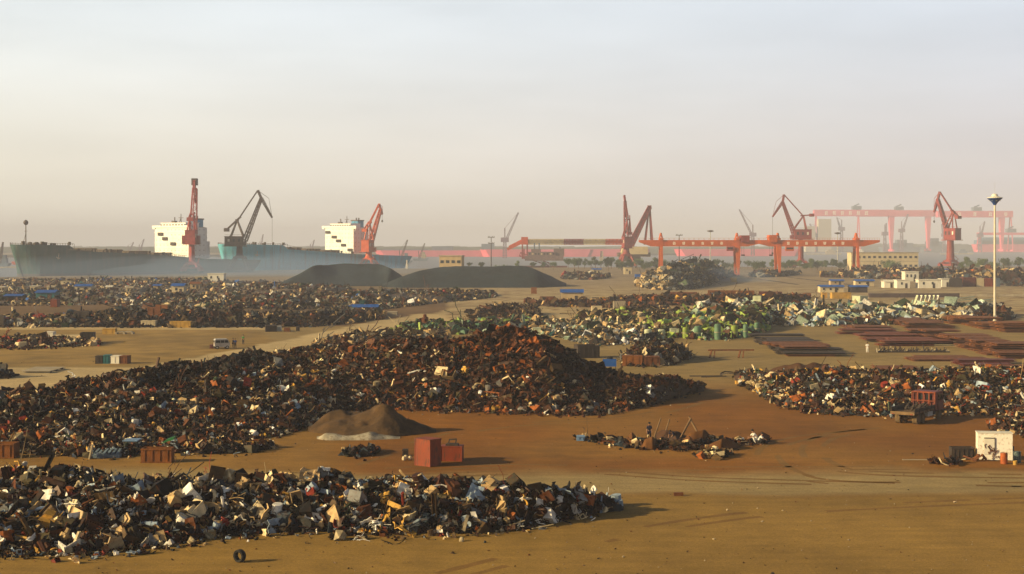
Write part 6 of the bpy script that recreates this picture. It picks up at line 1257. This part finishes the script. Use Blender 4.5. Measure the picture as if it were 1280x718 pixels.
crate(262, 267, 431, 436, M_maroon, 'little red-brown box behind the silver van', .8, ribs=1)

# ================================================================ PEOPLE
def person(loc, rz, label, top_m, leg_m, pose='stand', sc=1.0, hair_m=None):
    """one continuous skinned body; shirt, trousers and hair are thin shells over it"""
    if pose == 'stand': J = dict(pel=(0, 0, .94), wst=(0, 0, 1.08), chs=(0, 0, 1.32), nck=(0, 0, 1.48), hd0=(0, .01, 1.56), hd1=(0, .02, 1.68), shL=(.17, 0, 1.42), elL=(.24, .0, 1.15), haL=(.26, .08, .92), shR=(-.17, 0, 1.42), elR=(-.25, .02, 1.16), haR=(-.22, .14, .96), hpL=(.09, 0, .9), knL=(.11, .04, .5), anL=(.12, 0, .09), toL=(.13, .14, .04), hpR=(-.09, 0, .9), knR=(-.12, .02, .5), anR=(-.14, -.05, .09), toR=(-.15, .1, .04))
    elif pose == 'bend': J = dict(pel=(0, -.1, .88), wst=(0, .02, 1.0), chs=(0, .22, 1.14), nck=(0, .38, 1.22), hd0=(0, .46, 1.26), hd1=(0, .56, 1.3), shL=(.17, .3, 1.2), elL=(.22, .42, .94), haL=(.14, .62, .78), shR=(-.17, .3, 1.2), elR=(-.22, .44, .95), haR=(-.1, .64, .72), hpL=(.09, -.1, .86), knL=(.14, .06, .48), anL=(.15, -.1, .09), toL=(.16, .05, .04), hpR=(-.09, -.1, .86), knR=(-.14, .1, .48), anR=(-.16, .0, .09), toR=(-.17, .15, .04))
    else: J = dict(pel=(0, -.15, .34), wst=(0, -.1, .48), chs=(0, .06, .7), nck=(0, .16, .84), hd0=(0, .2, .92), hd1=(0, .24, 1.04), shL=(.17, .1, .8), elL=(.25, .3, .62), haL=(.12, .5, .55), shR=(-.17, .1, .8), elR=(-.25, .3, .6), haR=(-.1, .52, .5), hpL=(.09, -.14, .32), knL=(.2, .26, .5), anL=(.18, .0, .09), toL=(.2, .16, .04), hpR=(-.09, -.14, .32), knR=(-.2, .24, .5), anR=(-.18, .0, .09), toR=(-.2, .16, .04))
    Rr = dict(pel=.135, wst=.12, chs=.15, nck=.055, hd0=.085, hd1=.09, sh=.065, el=.042, ha=.035, hp=.09, kn=.06, an=.04, to=.04); rad = lambda k: Rr.get(k, Rr.get(k[:2], .05))
    def skin(keys, edges, name, m, grow, parent):
        idx = {k: i for i, k in enumerate(keys)}; me = bpy.data.meshes.new(name); me.from_pydata([J[k] for k in keys], [(idx[a], idx[b_]) for a, b_ in edges], []); ob = bpy.data.objects.new(name, me); col.objects.link(ob)
        md = ob.modifiers.new('skin', 'SKIN'); me.skin_vertices.new(name='') if not me.skin_vertices else None
        for i, k in enumerate(keys): q = rad(k) + grow; me.skin_vertices[0].data[i].radius = (q, q * (.8 if k in ('chs', 'wst', 'pel') else 1)); me.skin_vertices[0].data[i].use_root = (i == 0)
        ob.modifiers.new('s', 'SUBSURF').levels = 1; ob.modifiers['s'].render_levels = 1
        dg = bpy.context.evaluated_depsgraph_get(); m2 = bpy.data.meshes.new_from_object(ob.evaluated_get(dg)); bpy.data.objects.remove(ob); m2.name = name; m2.materials.clear(); m2.materials.append(m)
        o = bpy.data.objects.new(name, m2); link(o, parent); return o
    t = thing('person', label, 'person', loc, rz, 'people at work in the yard'); t.scale = (sc,) * 3
    E = [('pel', 'wst'), ('wst', 'chs'), ('chs', 'nck'), ('nck', 'hd0'), ('hd0', 'hd1')]
    for s in 'LR': E += [('chs', 'sh' + s), ('sh' + s, 'el' + s), ('el' + s, 'ha' + s), ('pel', 'hp' + s), ('hp' + s, 'kn' + s), ('kn' + s, 'an' + s), ('an' + s, 'to' + s)]
    body = skin(list(J), E, 'body', M_skin, 0, t)
    skin(['pel', 'wst', 'chs', 'shL', 'elL', 'shR', 'elR'], [('pel', 'wst'), ('wst', 'chs'), ('chs', 'shL'), ('shL', 'elL'), ('chs', 'shR'), ('shR', 'elR')], 'jacket', top_m, .022, t)
    skin(['pel', 'hpL', 'knL', 'anL', 'hpR', 'knR', 'anR'], [('pel', 'hpL'), ('hpL', 'knL'), ('knL', 'anL'), ('pel', 'hpR'), ('hpR', 'knR'), ('knR', 'anR')], 'trousers', leg_m, .016, t)
    h0, h1 = Vector(J['hd0']), Vector(J['hd1']); c = h1 + (h1 - h0).normalized() * .03 + Vector((0, -.02, 0))
    mb = MB(); mb.lathe([(.02, .1), (.07, .085), (.098, .03), (.1, -.02), (.09, -.06)], 12); mb.v = [(x + c.x, y + c.y, z + c.z) for x, y, z in mb.v]; mb.build('hair', hair_m or M_hair, t, smooth=True)
    f = (h0 + h1) / 2; mb = MB()
    for s in (-1, 1): mb.box(f.x + s * .035 - .012, f.x + s * .035 + .012, f.y + .088, f.y + .1, f.z + .01, f.z + .025)
    mb.build('eyes', M_hair, t); MB().add([(f.x - .015, f.y + .09, f.z - .03), (f.x + .015, f.y + .09, f.z - .03), (f.x, f.y + .12, f.z - .025), (f.x, f.y + .09, f.z + .015)], [(0, 1, 2), (0, 2, 3), (1, 3, 2), (0, 3, 1)]).build('nose', M_skin, t)
    for s in 'LR':                                                     # palms, four fingers and a thumb each
        h = Vector(J['ha' + s]); e = Vector(J['el' + s]); d = (h - e).normalized(); sd = d.orthogonal().normalized(); mb = MB(); mb.bar(h, h + d * .09, .075, .03)
        for q in range(4): b0 = h + d * .085 + sd * (-.03 + q * .02) * 0 + d.cross(sd) * 0 + d.orthogonal().normalized() * (-.03 + q * .02); L_ = (.07, .08, .075, .06)[q]; mb.bar(b0, b0 + d * L_ * .55, .016); mb.bar(b0 + d * L_ * .55, b0 + d * L_ * .95 + sd.cross(d) * .015, .014)
        mb.bar(h + d * .03 + sd * .035, h + d * .075 + sd * .07, .018); mb.build('hand', M_skin, t)
    return t
person(G(294, 436.3), R(200), 'person in a bright blue jacket and dark trousers standing right of the silver van', M_bluecloth, M_darkcloth); person(G(291.4, 436), R(90), 'person in dark clothes close beside the person in the blue jacket', M_darkcloth, M_darkcloth, sc=1.02)
person(G(304, 431), R(150), 'person in a green jacket standing apart on the road right of the van', M_greencloth, M_darkcloth); person(G(811.5, 552), R(190), 'worker in navy clothes standing on the left among the soil mounds', M_navy, M_navy, 'stand', .98)
person(G(842, 556.5), R(140), 'worker in navy clothes bending down under the leaning sticks', M_navy, M_darkcloth, 'bend'); person(G(944, 555), R(100), 'person in white clothes crouching at the right end of the litter', M_cloudwhite, M_cloudwhite, 'squat', 1.15)
person(G(1084, 441.5), R(170), 'person in white clothes standing alone right of the dark girder stack', M_cloudwhite, M_cloudwhite); person(G(950, 556), R(250), 'second pale figure bending low beside the crouching person in white', M_cloudwhite, M_darkcloth, 'squat', .95)

# stones and litter trodden into the yard floor
n = 3000; Yp = 79 + 160 * npr.random(n) ** 1.5; Xp = (npr.random(n) * .84 - .40) * Yp; P = np.stack([Xp, Yp, np.full(n, .03)], 1)
sz = .055 * np.exp(npr.normal(0, .55, n)); tn = np.array([(.10, .06, .025), (.20, .13, .06), (.03, .02, .015), (.35, .28, .18), (.13, .05, .02)])[npr.integers(0, 5, n)]
V_, T_, C_ = scatter(P, np.clip(sz, .02, .2), tn, [k for k in FLAT if k[0] in ('crushed block', 'bent sheet')], .8)
o = bpy.data.objects.new('litter', mesh_np('litter', V_, T_, C_, M_scrap)); link(o); tag(o, 'stones and small metal bits strewn over the open ground', 'litter', kind='stuff')
# ================================================================ SMOKE, HAZE, SKY, LIGHT, CAMERA
def vol_mat(name, dens, colr, aniso=0.0, fade=None):
    m = bpy.data.materials.new(name); nt, N, L = nodes(m); out = N('ShaderNodeOutputMaterial'); v = N('ShaderNodeVolumePrincipled'); v.inputs['Density'].default_value = dens; v.inputs['Color'].default_value = (*colr, 1); v.inputs['Anisotropy'].default_value = aniso
    v.inputs['Density Attribute'].default_value = ''; L(v.outputs[0], out.inputs['Volume']); return m
HAZE_D, HAZE_C = 0.00025, (0.76, 0.80, 1.0)
mb = MB(); mb.box(-6500, 6500, -400, 8600, -12, 112); o = mb.build('haze', vol_mat('haze_air', HAZE_D, HAZE_C, -.1)); tag(o, 'pale haze filling the air over the yard and river', 'haze', kind='stuff')
# low blue smoke drifting along the quay
def smoke(cx, cy, rx, ry, rz, dens, rot, label, seed):
    mb = MB(); n = 28; rings = [(.0, .0)] ; vs = []; fs = []
    R_, K = 40, 14
    for k in range(K + 1):
        ph = math.pi / 2 * k / K
        for i in range(R_):
            a = 2 * math.pi * i / R_; q = 1 + .22 * noise.noise(Vector((math.cos(a) * 2, math.sin(a) * 2, seed + k * .3))); z = math.sin(ph) * (1 + .35 * noise.noise(Vector((math.cos(a) * 3, math.sin(a) * 3, seed + 9))))
            vs.append((math.cos(a) * math.cos(ph) * rx * q, math.sin(a) * math.cos(ph) * ry * q, z * rz + .4))
    for k in range(K):
        for i in range(R_): fs.append((k * R_ + i, k * R_ + (i + 1) % R_, (k + 1) * R_ + (i + 1) % R_, (k + 1) * R_ + i))
    fs.append(tuple(range(R_))[::-1]); fs.append(tuple(K * R_ + i for i in range(R_))); mb.add(vs, fs)
    o = mb.build('smoke', vol_mat('smoke_%d' % seed, dens, (.45, .64, 1.0)), loc=(cx, cy, 0)); o.rotation_euler = (0, 0, rot); tag(o, label, 'smoke', kind='stuff')
smoke(wx(190, 800), 800, 120, 45, 12, .0034, math.atan2(.81, .59) - .5, 'thin blue smoke lying along the foot of the dark green ship', 1)
smoke(wx(330, 850), 850, 90, 70, 12, .0034, .4, 'thin blue smoke between the cranes and the left coal heap', 2)
smoke(wx(905, 690), 690, 26, 22, 7, .005, .1, 'small blue smoke drift right of the slate dump heap', 3)
smoke(wx(420, 640), 640, 60, 22, 9, .003, .1, 'thin blue smoke drifting in front of the left coal heap', 4)

w = bpy.data.worlds.new('World'); scene.world = w; w.use_nodes = True; nt = w.node_tree; nt.nodes.clear(); N, L = nt.nodes.new, nt.links.new
SUN_EL = R(19); S = Vector((-.955, -.296, 0)).normalized() * math.cos(SUN_EL) + Vector((0, 0, math.sin(SUN_EL)))
out = N('ShaderNodeOutputWorld'); bg = N('ShaderNodeBackground'); L(bg.outputs[0], out.inputs[0])
sky = N('ShaderNodeTexSky'); sky.sky_type = 'NISHITA'; sky.sun_disc = False; sky.sun_elevation = SUN_EL; sky.sun_rotation = math.atan2(S.x, S.y); sky.air_density = 1.2; sky.dust_density = 5; sky.ozone_density = 1.5
tc = N('ShaderNodeTexCoord'); sp = N('ShaderNodeSeparateXYZ'); L(tc.outputs['Generated'], sp.inputs[0])
# hazy low band of the sky: cream to the left (sunward), greyer to the right; the veil thins out overhead
lr = N('ShaderNodeMapRange'); lr.inputs[1].default_value = -.32; lr.inputs[2].default_value = .34; L(sp.outputs[0], lr.inputs[0])
low = N('ShaderNodeMix'); low.data_type = 'RGBA'; L(lr.outputs[0], low.inputs[0]); low.inputs[6].default_value = (8.8, 8.2, 6.7, 1); low.inputs[7].default_value = (6.3, 5.8, 5.7, 1)
hi = N('ShaderNodeMix'); hi.data_type = 'RGBA'; L(lr.outputs[0], hi.inputs[0]); hi.inputs[6].default_value = (8.0, 8.6, 8.8, 1); hi.inputs[7].default_value = (6.8, 7.5, 8.4, 1)
zr = N('ShaderNodeMapRange'); zr.inputs[1].default_value = .015; zr.inputs[2].default_value = .175; zr.interpolation_type = 'SMOOTHSTEP'; L(sp.outputs[2], zr.inputs[0])
band = N('ShaderNodeMix'); band.data_type = 'RGBA'; L(zr.outputs[0], band.inputs[0]); L(low.outputs[2], band.inputs[6]); L(hi.outputs[2], band.inputs[7])
mp = N('ShaderNodeMapping'); mp.inputs['Scale'].default_value = (1.2, 1.2, 7); L(tc.outputs['Generated'], mp.inputs[0]); cn = N('ShaderNodeTexNoise'); cn.inputs['Scale'].default_value = 3.0; cn.inputs['Detail'].default_value = 5; cn.inputs['Roughness'].default_value = .5; L(mp.outputs[0], cn.inputs['Vector'])
cr = N('ShaderNodeMapRange'); cr.inputs[1].default_value = .3; cr.inputs[2].default_value = .7; cr.inputs[3].default_value = .92; cr.inputs[4].default_value = 1.07; L(cn.outputs[0], cr.inputs[0])
cm = N('ShaderNodeMix'); cm.data_type = 'RGBA'; cm.blend_type = 'MULTIPLY'; cm.inputs[0].default_value = 1; L(band.outputs[2], cm.inputs[6]); L(cr.outputs[0], cm.inputs[7])
vr = N('ShaderNodeMapRange'); vr.inputs[1].default_value = .175; vr.inputs[2].default_value = .32; vr.interpolation_type = 'SMOOTHSTEP'; vr.inputs[3].default_value = .96; vr.inputs[4].default_value = 0; L(sp.outputs[2], vr.inputs[0])
fin = N('ShaderNodeMix'); fin.data_type = 'RGBA'; L(vr.outputs[0], fin.inputs[0]); dk = N('ShaderNodeMix'); dk.data_type = 'RGBA'; dk.blend_type = 'MULTIPLY'; dk.inputs[0].default_value = 1; dk.inputs[7].default_value = (.55, .55, .55, 1); L(sky.outputs[0], dk.inputs[6]); L(dk.outputs[2], fin.inputs[6]); L(cm.outputs[2], fin.inputs[7]); L(fin.outputs[2], bg.inputs[0]); bg.inputs[1].default_value = 0.07

sl = bpy.data.lights.new('sun', 'SUN'); sl.energy = 5.0; sl.angle = R(.5); sl.color = (1.0, .76, .38); so = bpy.data.objects.new('sun', sl); link(so); so.rotation_euler = S.to_track_quat('Z', 'Y').to_euler(); so.location = S * 300

cam = bpy.data.cameras.new('camera'); co = bpy.data.objects.new('camera', cam); link(co); co.location = (0, 0, H); co.rotation_euler = (R(90), 0, 0); cam.sensor_width = 36; cam.lens = 36 * F / 1280; cam.shift_y = -(359 - HY) / 1280; cam.clip_end = 30000; cam.clip_start = 1
scene.camera = co
vs = scene.view_settings; vs.view_transform = 'Standard'; vs.look = 'None'; vs.gamma = 1; vs.use_curve_mapping = False; vs.exposure = 0.72
scene.cycles.volume_bounces = 0
